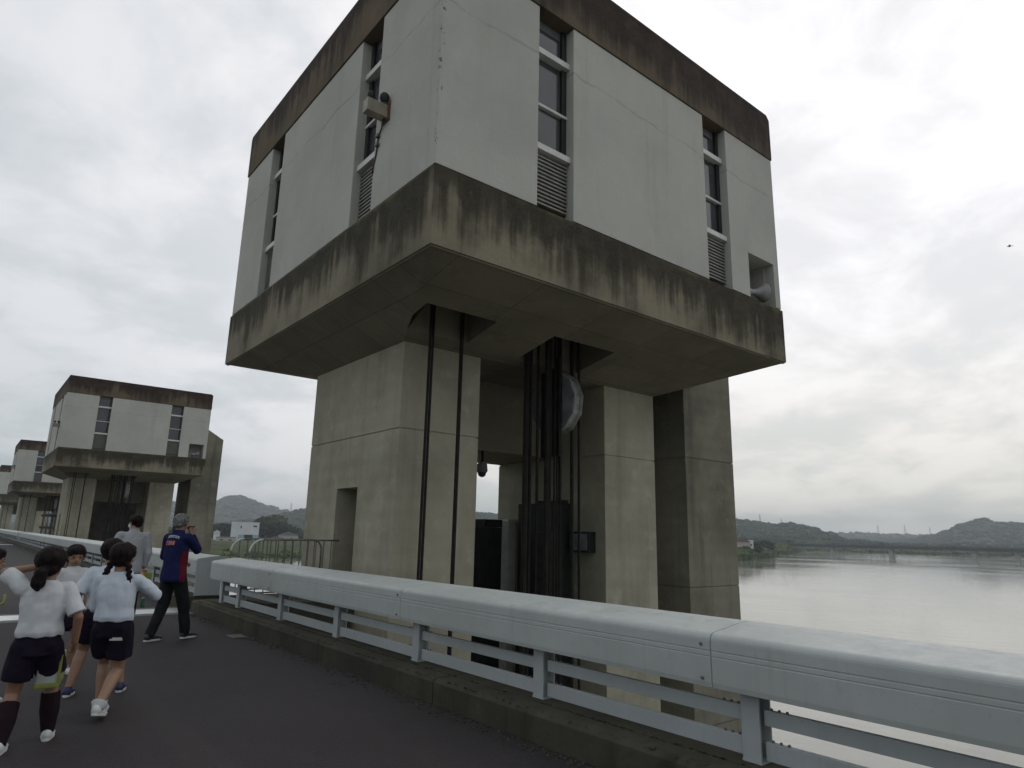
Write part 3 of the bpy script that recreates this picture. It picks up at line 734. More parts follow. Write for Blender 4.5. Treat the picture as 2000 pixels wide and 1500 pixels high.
# ------------------------------------------------------------------ the hoist towers
X0, X1, Y0, Y1 = 4.83, 15.0, 8.0, 18.06
ZS, ZP, ZB, ZT = 5.744, 7.086, 11.183, 12.474
LX = ((6.15, 7.98), (11.73, 13.57)); LY0, LY1 = 10.95, 15.03
ZL = 5.12                 # top of the legs / foot of the sloping soffit
CX, CY = (X0+X1)/2, (Y0+Y1)/2
OFF = (CX, CY, 0)
SPACING = 50.34
TH = 0.25
def build_tower():
    T = thing('hoist_tower', OFF, 'huge nearest concrete hoist tower with pale panelled house on two legs', 'tower', 'gate hoist towers along the barrage')
    def B(m, name, mat, parent=T, **k): return m.build(name, mat, parent, off=OFF if parent is T else None, **k)
    # floor slab ring with its sloping, holed underside
    g = 0.025
    B(MB().box(X0, X1, Y0, Y1, ZS, ZP-0.03, 'b').box(X0+0.06, X1-0.06, Y0+0.06, Y1-0.06, ZP-0.03, ZP+0.01, 'b'), 'floor_slab', 'slab')
    xa, xb, ya, yb = LX[0][0]-0.02, LX[1][1]+0.02, LY0-0.02, LY1+0.02
    m = MB()
    def front(u, w, d):
        f = w; xl = X0+(xa-X0)*f; xr = X1+(xb-X1)*f
        # u is true x, clamped to the trapezoid
        return (min(max(u, xl), xr), Y0+(ya-Y0)*f, ZS+(ZL-ZS)*f + d)
    def fv(y): return (y-Y0)/(ya-Y0)
    us = [X0, xa, 7.0, 8.0, 9.0, 10.0, 11.0, 12.5, xb, X1]
    m.grid(us, [0, fv(9.0), fv(10.0), 1], [(5.75, 7.3, fv(9.52), fv(10.5), 1.5), (8.72, 10.5, fv(9.48), fv(10.68), 1.9)], front)
    m.quad((X0, Y1, ZS), (X1, Y1, ZS), (xb, yb, ZL), (xa, yb, ZL))
    m.quad((X0, Y0, ZS), (X0, Y1, ZS), (xa, yb, ZL), (xa, ya, ZL))
    m.quad((X1, Y0, ZS), (X1, Y1, ZS), (xb, yb, ZL), (xb, ya, ZL))
    m.quad((xa, ya, ZL), (xb, ya, ZL), (xb, yb, ZL), (xa, yb, ZL))
    m.v = [(x, y, z-0.002) for x, y, z in m.v]
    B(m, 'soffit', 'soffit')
    # pale drip edge under the slab rim
    B(MB().box(X0+0.03, X1-0.03, Y0+0.03, Y0+0.09, ZS-0.03, ZS-0.004).box(X0+0.03, X0+0.09, Y0+0.09, Y1-0.03, ZS-0.03, ZS-0.004), 'drip_edge', 'soffit')
    # wall panels and window slots, face by face: fb(u0,u1,d0,d1,z0,z1) -> box args
    def fmap(face):
        if face == 'front': return lambda u0, u1, d0, d1, z0, z1: (u0, u1, Y0+d0, Y0+d1, z0, z1)
        if face == 'back': return lambda u0, u1, d0, d1, z0, z1: (u0, u1, Y1-d1, Y1-d0, z0, z1)
        if face == 'left': return lambda u0, u1, d0, d1, z0, z1: (X0+d0, X0+d1, u0, u1, z0, z1)
        return lambda u0, u1, d0, d1, z0, z1: (X1-d1, X1-d0, u0, u1, z0, z1)
    for face in ('front', 'left', 'back', 'right'):
        fb_ = fmap(face)
        if face in ('front', 'back'): a, b, s = X0, X1, ((6.95, 7.83), (12.0, 12.9))
        else: a, b, s = Y0+TH+g, Y1-TH-g, ((10.17, 11.03), (15.25, 16.1))
        e0 = g if face in ('front', 'back') else 0
        spans = [(a+e0, s[0][0]), (s[0][1], s[1][0]), (s[1][1], b-e0)]
        for i, (p, q) in enumerate(spans):
            m = MB()
            if face == 'front' and i == 2:
                ax0, ax1, az = 13.63, 14.75, 8.22
                m.box(*fb_(p, ax0, g, TH+g, ZP+0.012, ZB-0.012)); m.box(*fb_(ax0, ax1, g, TH+g, az, ZB-0.012)); m.box(*fb_(ax1, q, g, TH+g, ZP+0.012, ZB-0.012))
                o = B(m, 'wall_panel', 'panel')
                m = MB(); z0 = ZP+0.02
                m.box(ax0-0.1, ax0, Y0+TH+g+0.002, Y0+1.1, z0, az).box(ax1, ax1+0.1, Y0+TH+g+0.002, Y0+1.1, z0, az).box(ax0-0.1, ax1+0.1, Y0+TH+g+0.002, Y0+1.2, az+0.001, az+0.1).box(ax0-0.1, ax1+0.1, Y0+1.1, Y0+1.2, z0, az)
                B(m, 'speaker_niche', 'panel')
            else:
                B(m.box(*fb_(p, q, g, TH+g, ZP+0.012, ZB-0.012)), 'wall_panel', 'panel', bevel=0.012)
        for (p, q) in s:
            D = 0.2
            w = B(MB().box(*fb_(p+0.002, q-0.002, TH+0.04, TH+0.1, ZP+0.013, ZB-0.013)), 'window', 'jamb')
            def sub(name, mat, *bx, bev=0.0):
                m = MB()
                for b_ in bx: m.box(*fb_(*b_))
                return m.build(name, mat, w, off=OFF, bevel=bev)
            zz = (8.35, 9.28, 10.37)
            sub('mullion', 'frame', (p+0.004, q-0.004, D-0.07, TH+0.035, zz[2]-0.06, zz[2]+0.06), bev=0.006)
            sub('mullion', 'frame', (p+0.004, q-0.004, D-0.0, TH+0.035, zz[1]-0.025, zz[1]+0.03), bev=0.004)
            sub('sill', 'frame', (p+0.004, q-0.004, D-0.1, TH+0.035, zz[0]-0.06, zz[0]+0.06), bev=0.006)
            for z0, z1 in ((zz[2]+0.065, ZB-0.2), (zz[1]+0.04, zz[2]-0.07), (zz[0]+0.07, zz[1]-0.035)):
                sub('pane', 'glass', (p+0.05, q-0.13, TH+0.02, TH+0.038, z0+0.02, z1-0.02))
            sub('frame', 'black', (q-0.12, q-0.006, D+0.02, TH+0.03, zz[0]+0.06, zz[1]-0.03), (q-0.12, q-0.006, D+0.02, TH+0.03, zz[1]+0.035, zz[2]-0.065), (q-0.12, q-0.006, D+0.02, TH+0.03, zz[2]+0.065, ZB-0.02))
            sl_ = []
            for k in range(13):
                z = 7.27+k*0.077
                sl_.append((p+0.02, q-0.02, D-0.02, TH+0.03, z, z+0.032))
            lo = sub('louver', 'louver', *sl_); lo['kind'] = 'stuff'
    # roof edge
    m = MB()
    B(MB().box(X0, X1, Y0, Y1, ZB, ZT-0.12).prism([(X0, ZT-0.12), (X1, ZT-0.12), (X1-0.12, ZT), (X0+0.02, ZT)], 'y', Y0+0.002, Y1-0.002), 'roof_parapet', 'parapet', bevel=0.015)
    B(MB().box(X0+0.3, X1-0.3, Y0+0.3, Y1-0.3, ZT, ZT+0.02), 'roof', 'parapet')
    # legs, poured in lifts with recessed joints
    def lifts(m, x0, x1, y0, y1, zs, skip_low=''):
        for i, (a, b) in enumerate(zip(zs, zs[1:])):
            m.box(x0, x1, y0, y1, a+(0.014 if i else 0), b-(0.014 if i < len(zs)-2 else 0), skip_low if i == len(zs)-3 else '')
            if i: m.box(x0+0.02, x1-0.02, y0+0.02, y1-0.02, a-0.02, a+0.02)
    LOW = WZ-1
    m = MB(); lifts(m, *LX[0], LY0, LY1, [LOW, 0.3-3, 3.43, ZL+0.01], 'l')
    # road side face of the first leg with its doorway
    dy0, dy1, dz0, dz1 = 12.5, 13.46, 0.235, 2.39
    m.grid([LY0, LY1], [-2.7+0.014, 3.43-0.014], [(dy0, dy1, dz0, dz1, 1.3)], lambda u, w, d: (LX[0][0]+d, u, w), back=False)
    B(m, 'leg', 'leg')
    B(MB().box(LX[0][0]+1.26, LX[0][0]+1.298, dy0+0.001, dy1-0.001, dz0, dz1-0.001), 'door', 'doorm')
    m = MB(); lifts(m, *LX[1], LY0, LY1, [LOW, 0.3-3, 3.43, ZL+0.01], 'l')
    m.grid([LY0, LY1], [-2.7+0.014, 3.43-0.014], [(12.2, 13.4, 0.2, 2.4, 0.35)], lambda u, w, d: (LX[1][0]+d, u, w), back=True)
    B(m, 'leg', 'leg')
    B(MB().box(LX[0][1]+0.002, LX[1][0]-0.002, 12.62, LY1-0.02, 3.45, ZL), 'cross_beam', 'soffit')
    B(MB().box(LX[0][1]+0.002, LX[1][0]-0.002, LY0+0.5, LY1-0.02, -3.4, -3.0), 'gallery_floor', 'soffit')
    # upstream buttress with the sloping head
    bx0, bx1, by0, by1 = 14.8, 17.02, 10.9, 15.2
    m = MB(); lifts(m, bx0, bx1, by0, by1, [LOW, -3.05+0.0, 0.3, 3.65, 6.9, 9.0])
    m.prism([(bx0, 9.0), (bx1, 9.0), (bx1, 9.13), (bx0, 10.42)], 'y', by0+0.003, by1-0.003)
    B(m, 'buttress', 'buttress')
    # pier block in the water
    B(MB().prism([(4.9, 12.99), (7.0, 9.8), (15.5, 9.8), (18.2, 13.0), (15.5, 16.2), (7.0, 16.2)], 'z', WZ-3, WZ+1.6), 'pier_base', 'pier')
    # hoist ropes through the first hole, sheave and ropes through the second
    for x, y, r in ((6.36, 10.36, 0.026), (6.49, 10.47, 0.026), (7.12, 10.42, 0.04)):
        B(MB().tube([(x, y, ZS+1.0), (x, y, WZ-0.5)], r, 8), 'hoist_rope', 'steel')
    for x, y, r in ((8.96, 10.6, 0.06), (9.1, 10.62, 0.035), (9.3, 10.62, 0.03), (9.46, 10.5, 0.055), (9.6, 10.55, 0.03), (9.78, 10.6, 0.025), (9.88, 10.62, 0.025), (10.0, 10.66, 0.035), (10.32, 10.62, 0.04), (10.42, 10.5, 0.03)):
        B(MB().tube([(x, y, ZS+1.5), (x, y, -2.8)], r, 8), 'hoist_rope', 'steel')
    Mx = Matrix.Translation((9.95, 10.86, 4.42)) @ Matrix.Rotation(PI/2, 4, 'Y')
    sh = B(MB().lathe([(0.72, 0), (0.74, 0.03), (0.66, 0.06), (0.66, 0.2), (0.74, 0.23), (0.72, 0.26)], Mx, 11), 'sheave', 'sheave_rim')
    m = MB().lathe([(0.1, -0.04), (0.69, -0.012), (0.69, -0.002), (0.1, -0.002)], Mx, 11)
    m.build('side_plate', 'sheave', sh, off=OFF)
    MB().lathe([(0.12, -0.12), (0.12, 0.36)], Mx, 16).build('axle', 'steel', sh, off=OFF)
    B(MB().box(9.82, 9.9, 10.5, 11.1, 3.2, 5.4), 'sheave_hanger', 'steel')
    return T
T1 = build_tower()
TL = ['second hoist tower along the barrage, seen beyond the opening in the railing', 'third hoist tower, half hidden behind the second', 'farthest hoist tower cut by the left edge of the photo']
TOWERS = [T1]
for k in range(3):
    c = copy_tree(T1, loc=(OFF[0], OFF[1]+SPACING*(k+1), 0)); c['label'] = TL[k]; TOWERS.append(c)

# fittings on the towers
def horn_speaker(q, label):
    t = thing('horn_loudspeaker', (14.02, 8.22+q, ZP+0.02), label, 'loudspeaker', 'horn loudspeakers in the tower niches')
    MB().lathe([(0.025, 0), (0.025, 0.2)], Matrix.Translation((0, 0.1, 0)), 8).box(-0.09, 0.09, 0.02, 0.18, 0, 0.012).build('bracket', 'steel', t)
    d = Vector((0.93, -0.30, 0.10)).normalized()
    Mx = Matrix.Translation((0.08, 0.1, 0.31)) @ d.to_track_quat('Z', 'Y').to_matrix().to_4x4() @ Matrix.Scale(0.86, 4)
    prof = [(0.07, -0.22), (0.11, -0.2), (0.11, 0.02), (0.07, 0.06), (0.09, 0.16), (0.13, 0.28), (0.19, 0.4), (0.265, 0.5), (0.275, 0.51), (0.262, 0.512), (0.18, 0.405), (0.115, 0.28), (0.07, 0.16), (0.03, 0.1)]
    MB().lathe(prof, Mx, 24).build('horn', 'horn', t, smooth=True)
    MB().lathe([(0.075, 0.1), (0.075, 0.3), (0.05, 0.34)], Mx, 14).build('throat', 'hornin', t, smooth=True)
    return t
horn_speaker(0, 'pale grey horn loudspeaker sitting in the lower right wall niche of nearest tower')
horn_speaker(SPACING, 'small grey horn loudspeaker in the wall niche of the second tower')

def lamp_box(q, label):
    t = thing('warning_lamp_box', (X0+0.022, 9.71+q, 8.88), label, 'lamp box', 'lamp boxes on the tower walls')
    MB().box(-0.03, 0.0, -0.07, 0.2, -0.2, 0.19).build('wall_plate', 'rust', t)
    MB().box(-0.42, -0.03, -0.02, 0.17, -0.15, 0.10).build('box', 'beige', t, bevel=0.012)
    for x, y, r in ((-0.31, 0.12, 0.068), (-0.09, 0.03, 0.085)):
        MB().tube([(x, y, 0.10), (x, y, 0.2)], 0.028, 8).build('lamp_neck', 'black', t)
        d = Vector((-0.15, -0.85, -0.25)).normalized()
        Mx = Matrix.Translation((x, y, 0.25)) @ d.to_track_quat('Z', 'Y').to_matrix().to_4x4()
        MB().lathe([(r*0.4, -0.1), (r*0.85, -0.07), (r, 0.0), (r, 0.05), (r*0.9, 0.06), (r*0.3, 0.065)], Mx, 18).build('lamp_head', 'black', t, smooth=True)
    m = MB().tube([(-0.06, 0.06, -0.15), (-0.05, 0.08, -0.2), (-0.02, 0.2, -0.27), (-0.012, 0.31, -0.36), (-0.012, 0.325, -0.5), (-0.012, 0.36, -0.72), (-0.012, 0.43, -0.9), (-0.012, 0.44, -1.05)], 0.013, 7)
    m.build('cable', 'black', t, smooth=True)
    for z in (-0.36, -0.54):
        MB().box(-0.06, -0.0, 0.26, 0.35, z-0.03, z+0.03).build('cable_clip', 'hornin', t, bevel=0.012)
    return t
lamp_box(0, 'beige box with two round black lamps and a dangling cable on nearest tower')
lamp_box(SPACING, 'tiny lamp box on the road side wall of the second tower')
lamp_box(SPACING*2, 'barely visible lamp box on the road side wall of the third tower')

# doorway platform and its two bent handrails
pf = thing('access_platform', (4.4, 13.0, 0), 'small concrete access platform from the railing opening to the tower door', 'platform')
MB().box(0.0, 1.74, -0.75, 1.2, -0.15, 0.235).build('slab', 'kerb', pf)
MB().box(0.3, 0.6, -0.7, 1.15, -0.7, -0.152).box(1.2, 1.5, -0.7, 1.15, -0.7, -0.152).build('beam', 'soffit', pf)
def handrail(x0, x1, y, label, bend_right):
    t = thing('handrail', (x0, y, 0.235), label, 'handrail', 'bent steel handrails by the tower door')
    w = x1-x0; h = 1.09
    arc = [(0.24*(1-math.sin(PI/2*k/7)), 0, h-0.24*(1-math.cos(PI/2*k/7))) for k in range(8)]   # top going down to the left
    MB().tube(arc, 0.017, 8).build('bent_end', 'railbright', t, smooth=True)
    pts = [(0.24, 0, h), (w-0.2, 0, h)]
    if bend_right: pts += [(w-0.2+0.2*math.sin(PI/2*k/6), 0, h-0.2*(1-math.cos(PI/2*k/6))) for k in range(1, 7)] + [(w, 0, 0.0)]
    else: pts += [(w, 0, h)]
    MB().tube(pts, 0.017, 8).build('top_rail', 'handrail', t, smooth=True)
    MB().tube([(0, 0, h-0.24), (0, 0, 0)], 0.017, 8).build('end_post', 'handrail', t)
    MB().tube([(0, 0, 0.12), (w, 0, 0.12)], 0.016, 6).build('bottom_rail', 'handrail', t)
    b = None
    n = int(w/0.15)
    for k in range(1, n):
        if b is None: b = MB().tube([(0, 0, 0.12), (0, 0, h-0.02)], 0.011, 6).build('baluster', 'handrail', t); o = b
        else: o = inst(b, t)
        o.location = (k*w/n, 0, 0)
handrail(4.26, 6.12, 13.95, 'farther bent steel handrail at the tower doorway, with both ends curved', True)
handrail(4.34, 6.12, 13.1, 'nearer bent steel handrail in front of the tower doorway, one end curved', False)

# things inside the opening of the nearest tower
t = thing('dome_camera', (9.36, 12.78, 3.40), 'grey dome security camera hanging in the tower opening', 'security camera')
MB().tube([(0.1, 0, 0.05), (0.1, 0, -0.22)], 0.035, 8).build('bracket', 'steel', t)
MB().lathe([(0.05, -0.2), (0.12, -0.26), (0.135, -0.42), (0.11, -0.46)], Matrix.Translation((0.1, 0, 0)), 18).build('housing', 'sheave', t, smooth=True)
MB().ell((0.1, 0, -0.47), (0.1, 0.1, 0.1)).build('dome', 'black', t, smooth=True)
t = thing('control_box', (11.73, 11.58, 1.15), 'dark control box on the inner wall of the right tower leg', 'control box')
MB().box(-0.25, -0.002, -0.32, 0.32, 0, 0.48).build('housing', 'cabinet', t, bevel=0.01)
MB().box(-0.262, -0.25, -0.28, 0.28, 0.05, 0.43).build('lid', 'sheave', t); MB().box(-0.285, -0.262, 0.2, 0.24, 0.2, 0.28).build('handle', 'steel', t)
t = thing('machinery_cabinet', (10.62, 14.0, -3.0), 'black machinery cabinet seen through the tower opening under the camera', 'cabinet')
MB().box(-0.6, 0.46, 0, 0.8, 0, 4.70).build('housing', 'cabinet', t, bevel=0.02)
MB().box(-0.5, 0.05, -0.02, 0.0, 0.3, 4.6).build('door', 'cabinet', t); MB().box(0.08, 0.42, -0.02, 0.0, 0.3, 4.6).build('door', 'cabinet', t)
MB().box(-0.12, 0.46, 0.0, 0.8, 4.705, 4.9).build('lid', 'steel', t)
t = thing('guide_column', (11.5, 14.3, -3.0), 'pale concrete guide column standing inside the tower opening', 'column')
MB().box(-0.14, 0.14, -0.2, 0.2, 0, 4.85).build('shaft', 'frame', t, bevel=0.01); MB().box(-0.18, 0.18, -0.24, 0.24, 4.852, 4.92).build('cap', 'frame', t)
t = thing('machinery_cabinet', (11.45, 12.0, -3.0), 'tall black cabinet added behind the hanging cables to darken the tower recess', 'cabinet', None)  # black cabinet added so the inner wall of the opening reads darker
MB().box(-0.3, 0.27, 0, 1.45, 0, 5.3).build('housing', 'cabinet', t, bevel=0.02)
for k in range(2): MB().box(-0.325, -0.302, 0.06+k*0.68, 0.7+k*0.68, 0.3, 5.15).build('door', 'cabinet', t)
MB().box(-0.36, -0.326, 0.62, 0.66, 3.6, 3.8).build('handle', 'sheave', t)
t = thing('darkening_cabinet', (10.95, 11.75, -3.0), 'lower ribbed black cabinet added in front of the tall one to darken the recess', 'cabinet', None)  # second black box added to deepen the dark of the recess
MB().box(-0.2, 0.2, 0, 0.5, 0, 4.6).build('housing', 'cabinet', t, bevel=0.02)
for k in range(12): MB().box(-0.215, -0.202, 0.04, 0.46, 0.5+k*0.33, 0.62+k*0.33).build('rib', 'steel', t)
# raised gate leaf with its end frame, filling the lower part of the opening
t = thing('gate_or_blocker', (9.85, 15.3, -3.6), 'dark steel gate leaf between the tower legs above the water', 'gate')
MB().box(-1.7, -1.5, 0.9, 40, -1.5, 2.2).build('skin_plate', 'cabinet', t)
for k in range(4): MB().box(-1.5, 0.4, 0.9, 40, -1.4+k*1.1, -1.25+k*1.1).build('girder', 'steel', t)

t = thing('gate_or_blocker', (10.5, 66.4, -3.6), 'dark ribbed blocker added behind the second tower to shut out the sky', 'gate')  # gate-like blocker added to close off the bright gap between the legs
MB().box(-2.3, 2.5, 0, 0.4, 0, 7.2).build('end_frame', 'gate', t)
for k in range(7): MB().box(-2.25+k*0.75, -2.1+k*0.75, -0.15, -0.003, 0, 7.1).build('rib', 'pier' if k in (2, 5) else 'gate', t)
for k in range(5): MB().box(-2.2, 2.3, 0.4, 40, 0.2+k*1.5, 0.45+k*1.5).build('girder', 'steel', t)
MB().box(2.3, 2.5, 0.4, 40, 0, 7.2).build('skin_plate', 'cabinet', t)
# ------------------------------------------------------------------ people
def remesh(mb, name, mat, parent, vox, smooth=3, wrinkle=None, paint=None, drape=None):
    me = mb.mesh(name+'_raw'); o = bpy.data.objects.new(name, me); COL.objects.link(o)
    r = o.modifiers.new('r', 'REMESH'); r.mode = 'VOXEL'; r.voxel_size = vox; r.use_smooth_shade = True
    s = o.modifiers.new('s', 'SMOOTH'); s.factor = 0.5; s.iterations = smooth
    dg = bpy.context.evaluated_depsgraph_get()
    nm = bpy.data.meshes.new_from_object(o.evaluated_get(dg)); nm.name = name
    o.modifiers.clear(); o.data = nm; bpy.data.meshes.remove(me)
    nm.materials.clear()
    for q in (mat if isinstance(mat, (list, tuple)) else (mat,)): nm.materials.append(MAT[q])
    if wrinkle:
        amp, sc, seed = wrinkle
        nm.update()
        ns = [v.normal.copy() for v in nm.vertices]
        for v, n_ in zip(nm.vertices, ns):
            p = v.co
            w = noise.noise(Vector((p.x*sc+seed, p.y*sc, p.z*sc*0.55+p.x*sc*0.4))) + 0.5*noise.noise(Vector((p.x*sc*2.3, p.y*sc*2.3+seed, p.z*sc*1.3)))
            fold = 0.0
            if drape:
                hz, hz2 = drape; f = max(0.0, min(1.0, (hz2-p.z)/(hz2-hz)))
                an = math.atan2(p.y, p.x)
                fold = f*f*(0.55*math.sin(an*7+seed+2.5*noise.noise(Vector((p.x*6, p.y*6, p.z*9+seed)))) + 0.3*noise.noise(Vector((an*3+seed, p.z*16, 0))))
                fold += 0.4*(1-f)*noise.noise(Vector((p.x*15+p.z*7, p.y*15, p.z*22-p.x*12+seed)))
            v.co = p + n_*(w+fold)*amp
    if paint:
        for f in nm.polygons: f.material_index = paint(f.center)
    for f in nm.polygons: f.use_smooth = True
    o.parent = parent
    return o
def ik(a, b, l1, l2, pole):
    a, b, pole = Vector(a), Vector(b), Vector(pole)
    d = b-a; ln = min(d.length, (l1+l2)*0.999); d = d.normalized(); b2 = a+d*ln
    x = (l1*l1-l2*l2+ln*ln)/(2*ln); h = math.sqrt(max(0, l1*l1-x*x))
    pd = (pole - d*pole.dot(d)); pd = pd.normalized() if pd.length > 1e-5 else Vector((0, 0, 1))
    return a+d*x+pd*h, b2
def oval(c, rx, ry, n=20, ang=0.0):
    return [Vector(c)+Vector((rx*math.cos(2*PI*k/n)*math.cos(ang)-ry*math.sin(2*PI*k/n)*math.sin(ang), rx*math.cos(2*PI*k/n)*math.sin(ang)+ry*math.sin(2*PI*k/n)*math.cos(ang), 0)) for k in range(n)]

def person(loc, head_deg, H, label, child=True, feet=((-0.07, 0.2), (0.07, -0.2)), lift=(0, 0), lw=None, rw=None, lp=(-0.6, -0.6, -0.4), rp=(0.6, -0.6, -0.4),
           shirt='whitecloth', sleeve='short', bottoms='shorts', bmat='navy', socks=None, shoes='whiteshoe', hair='short', hmat='hair', skin='skin',
           turn=0.0, nod=0.0, lean=0.0, mask=False, jacket=False, seed=0.0, grip=(False, False)):
    """walking figure; local +y is the walking direction, z up, feet on the ground"""
    t = thing('person', loc, label, 'person', 'people walking on the barrage road', rz=-R(head_deg))
    k = H
    bw = 1.06 if child else 1.0
    hipz = (0.50 if child else 0.515)*k; shz = (0.795 if child else 0.815)*k; shw = (0.098 if child else 0.112)*k
    nkz = (0.83 if child else 0.85)*k; hh = (0.165 if child else 0.135)*k   # hh: head height
    top = H
    ln = lambda z: lean*(z-hipz)
    hipw = 0.052*k
    tl, sl2 = 0.245*k, 0.245*k
    hipL, hipR = Vector((-hipw, 0, hipz)), Vector((hipw, 0, hipz))
    ankz = 0.045*k
    legs = []
    for sgn, (fx, fy), lf, hp_ in ((-1, feet[0], lift[0], hipL), (1, feet[1], lift[1], hipR)):
        an = Vector((fx*1.0, fy, ankz+lf)); kn, an = ik(hp_, an, tl, sl2, (sgn*0.12, 1, 0)); legs.append((hp_, kn, an, lf))
    chest = Vector((0, ln(0.7*k), 0.70*k)); neck = Vector((0, ln(nkz), nkz))
    ua, fa = 0.165*k, 0.14*k
    arms = []
    for sgn, wv, pl in ((-1, lw, lp), (1, rw, rp)):
        sh = Vector((sgn*shw, ln(shz), shz-0.012*k))
        w_ = Vector(wv) if wv is not None else Vector((sgn*(shw+0.04*k), ln(shz)-0.02*k*sgn, shz-0.285*k))
        el, wr = ik(sh, w_, ua, fa, pl); arms.append((sh, el, wr, sgn))
    # --- body, one continuous surface
    m = MB()
    hc = neck + Vector((0, 0.012*k, (top-nkz)*0.53)); 
    RT = Matrix.Rotation(-R(turn), 3, 'Z') @ Matrix.Rotation(-R(nod), 3, 'X')
    hr = hh*0.5
    def hp(x, y, z): return hc + RT @ Vector((x*hr, y*hr, z*hr))
    m.ell(hp(0, -0.1, 0.14), (hr*0.77, hr*0.92, hr*0.86), RT, 20)
    m.ell(hp(0, 0.2, -0.42), (hr*0.55, hr*0.62, hr*0.58), RT, 16)
    m.ell(hp(0, 0.86, -0.22), (hr*0.11, hr*0.16, hr*0.16), RT, 8)
    for sx in (-1, 1): m.ell(hp(sx*0.78, -0.05, -0.12), (hr*0.09, hr*0.17, hr*0.24), RT, 10)
    m.cap(neck-Vector((0, 0, 0.02*k)), hp(0, -0.12, -0.45), 0.036*k*bw, 0.034*k*bw, 12)
    tor = [(hipz-0.045*k, 0.075, 0.055), (hipz+0.02*k, 0.09, 0.062), (0.60*k, 0.078, 0.055), (0.70*k, 0.094, 0.062), (0.77*k, 0.094, 0.056), (0.815*k if child else 0.83*k, 0.055, 0.042)]
    m.loft([oval((0, ln(z), z), rx*k, ry*k) for z, rx, ry in tor])
    for sh, el, wr, sgn in arms:
        m.cap((sh.x*0.6, sh.y, sh.z), sh, 0.036*k, 0.034*k); m.cap(sh, el, 0.031*k, 0.025*k); m.cap(el, wr, 0.025*k, 0.017*k)
        d = (wr-el).normalized()
        hd = d if not (grip[0] if sgn < 0 else grip[1]) else (d+Vector((0, 0.4, 0.3))).normalized()
        side_ = Vector((0, 1, 0)) if abs(hd.y) < 0.8 else Vector((1, 0, 0))
        u_ = (side_ - hd*side_.dot(hd)).normalized(); nrm = hd.cross(u_).normalized()*(-sgn)   # u_: across the palm, nrm: palm side
        pc = wr + hd*0.030*k
        m.ell(pc, (0.011*k, 0.022*k, 0.030*k), Matrix((nrm, u_, hd)).transposed(), 12)
        g_ = grip[0] if sgn < 0 else grip[1]
        for q, (off, ll) in enumerate(((0.019, 0.040), (0.0065, 0.046), (-0.006, 0.043), (-0.018, 0.034))):
            b0 = wr + hd*0.052*k + u_*off*k
            c1 = 0.25 if not g_ else 0.95
            p1 = b0 + (hd*math.cos(c1*0.6) + nrm*math.sin(c1*0.6))*ll*0.5*k
            p2 = p1 + (hd*math.cos(c1*2.0) + nrm*math.sin(c1*2.0))*ll*0.5*k
            m.cap(b0-hd*0.012*k, p1, 0.0062*k, 0.0056*k, 8); m.cap(p1, p2, 0.0056*k, 0.0046*k, 8)
        tb = wr + hd*0.016*k + u_*0.016*k
        t1 = tb + (hd*0.55+u_*0.7+nrm*0.35).normalized()*0.024*k; t2 = t1 + (hd*0.85+u_*0.15+nrm*0.5).normalized()*0.02*k
        m.cap(tb, t1, 0.0085*k, 0.007*k, 8); m.cap(t1, t2, 0.007*k, 0.0055*k, 8)
    for hp_, kn, an, lf in legs:
        m.cap(hp_, kn, 0.052*k*bw, 0.033*k*bw); cm_ = kn+(an-kn)*0.3+Vector((0, -0.008*k, 0))
        m.cap(kn, cm_, 0.032*k*bw, 0.034*k*bw); m.cap(cm_, an, 0.034*k*bw, 0.02*k*bw)
        m.cap(an, an+Vector((0, 0.07*k, -0.022*k)), 0.019*k, 0.015*k)
    remesh(m, 'body', skin, t, 0.0055, 2)
    # --- face details
    for sx in (-1, 1):
        MB().ell(hp(sx*0.3, 0.74, -0.02), (hr*0.11, hr*0.05, hr*0.055), RT, 8).build('eye', 'eye', t, smooth=True, fix=False)
        MB().ell(hp(sx*0.3, 0.77, 0.16), (hr*0.17, hr*0.05, hr*0.03), RT, 8).build('eyebrow', hmat, t, smooth=True, fix=False)
    if mask: remesh(MB().ell(hp(0, 0.42, -0.48), (hr*0.6, hr*0.56, hr*0.5), RT, 14), 'face_mask', 'maskm', t, 0.006)
    else: MB().ell(hp(0, 0.76, -0.58), (hr*0.2, hr*0.05, hr*0.05), RT, 8).build('mouth', 'lip', t, smooth=True, fix=False)
    # --- hair
    m = MB()
    m.ell(hp(0, -0.2, 0.26), (hr*0.91, hr*0.94, hr*0.88), RT, 20)
    m.ell(hp(0, 0.32, 0.62), (hr*0.7, hr*0.5, hr*0.36), RT, 14)
    m.ell(hp(0, -0.55, -0.15), (hr*0.7, hr*0.48, hr*0.56), RT, 14)
    for sx in (-1, 1): m.ell(hp(sx*0.66, -0.12, 0.2), (hr*0.18, hr*0.5, hr*0.4), RT, 10)
    hcol = hmat
    if hair == 'pony':
        m.ell(hp(0, -0.5, -0.35), (hr*0.72, hr*0.55, hr*0.5), RT, 14); m.cap(hp(0, -0.95, -0.35), hp(-0.1, -1.2, -0.6), hr*0.26, hr*0.38); m.cap(hp(-0.1, -1.2, -0.6), hp(-0.18, -1.2, -1.2), hr*0.42, hr*0.42); m.cap(hp(-0.18, -1.2, -1.2), hp(-0.2, -1.05, -1.62), hr*0.38, hr*0.14)
    if hair == 'braid':
        for q in range(9):
            f = q/8; sw = 0.07*(1 if q % 2 else -1)
            for sx in (-1, 1):
                m.ell(hp(sx*(0.62+0.28*math.sin(f*2.2))+sw, -0.45-0.15*f+0.1*f*f, -0.5-1.5*f), (hr*(0.22-0.07*f), hr*(0.2-0.07*f), hr*0.2), RT, 8)
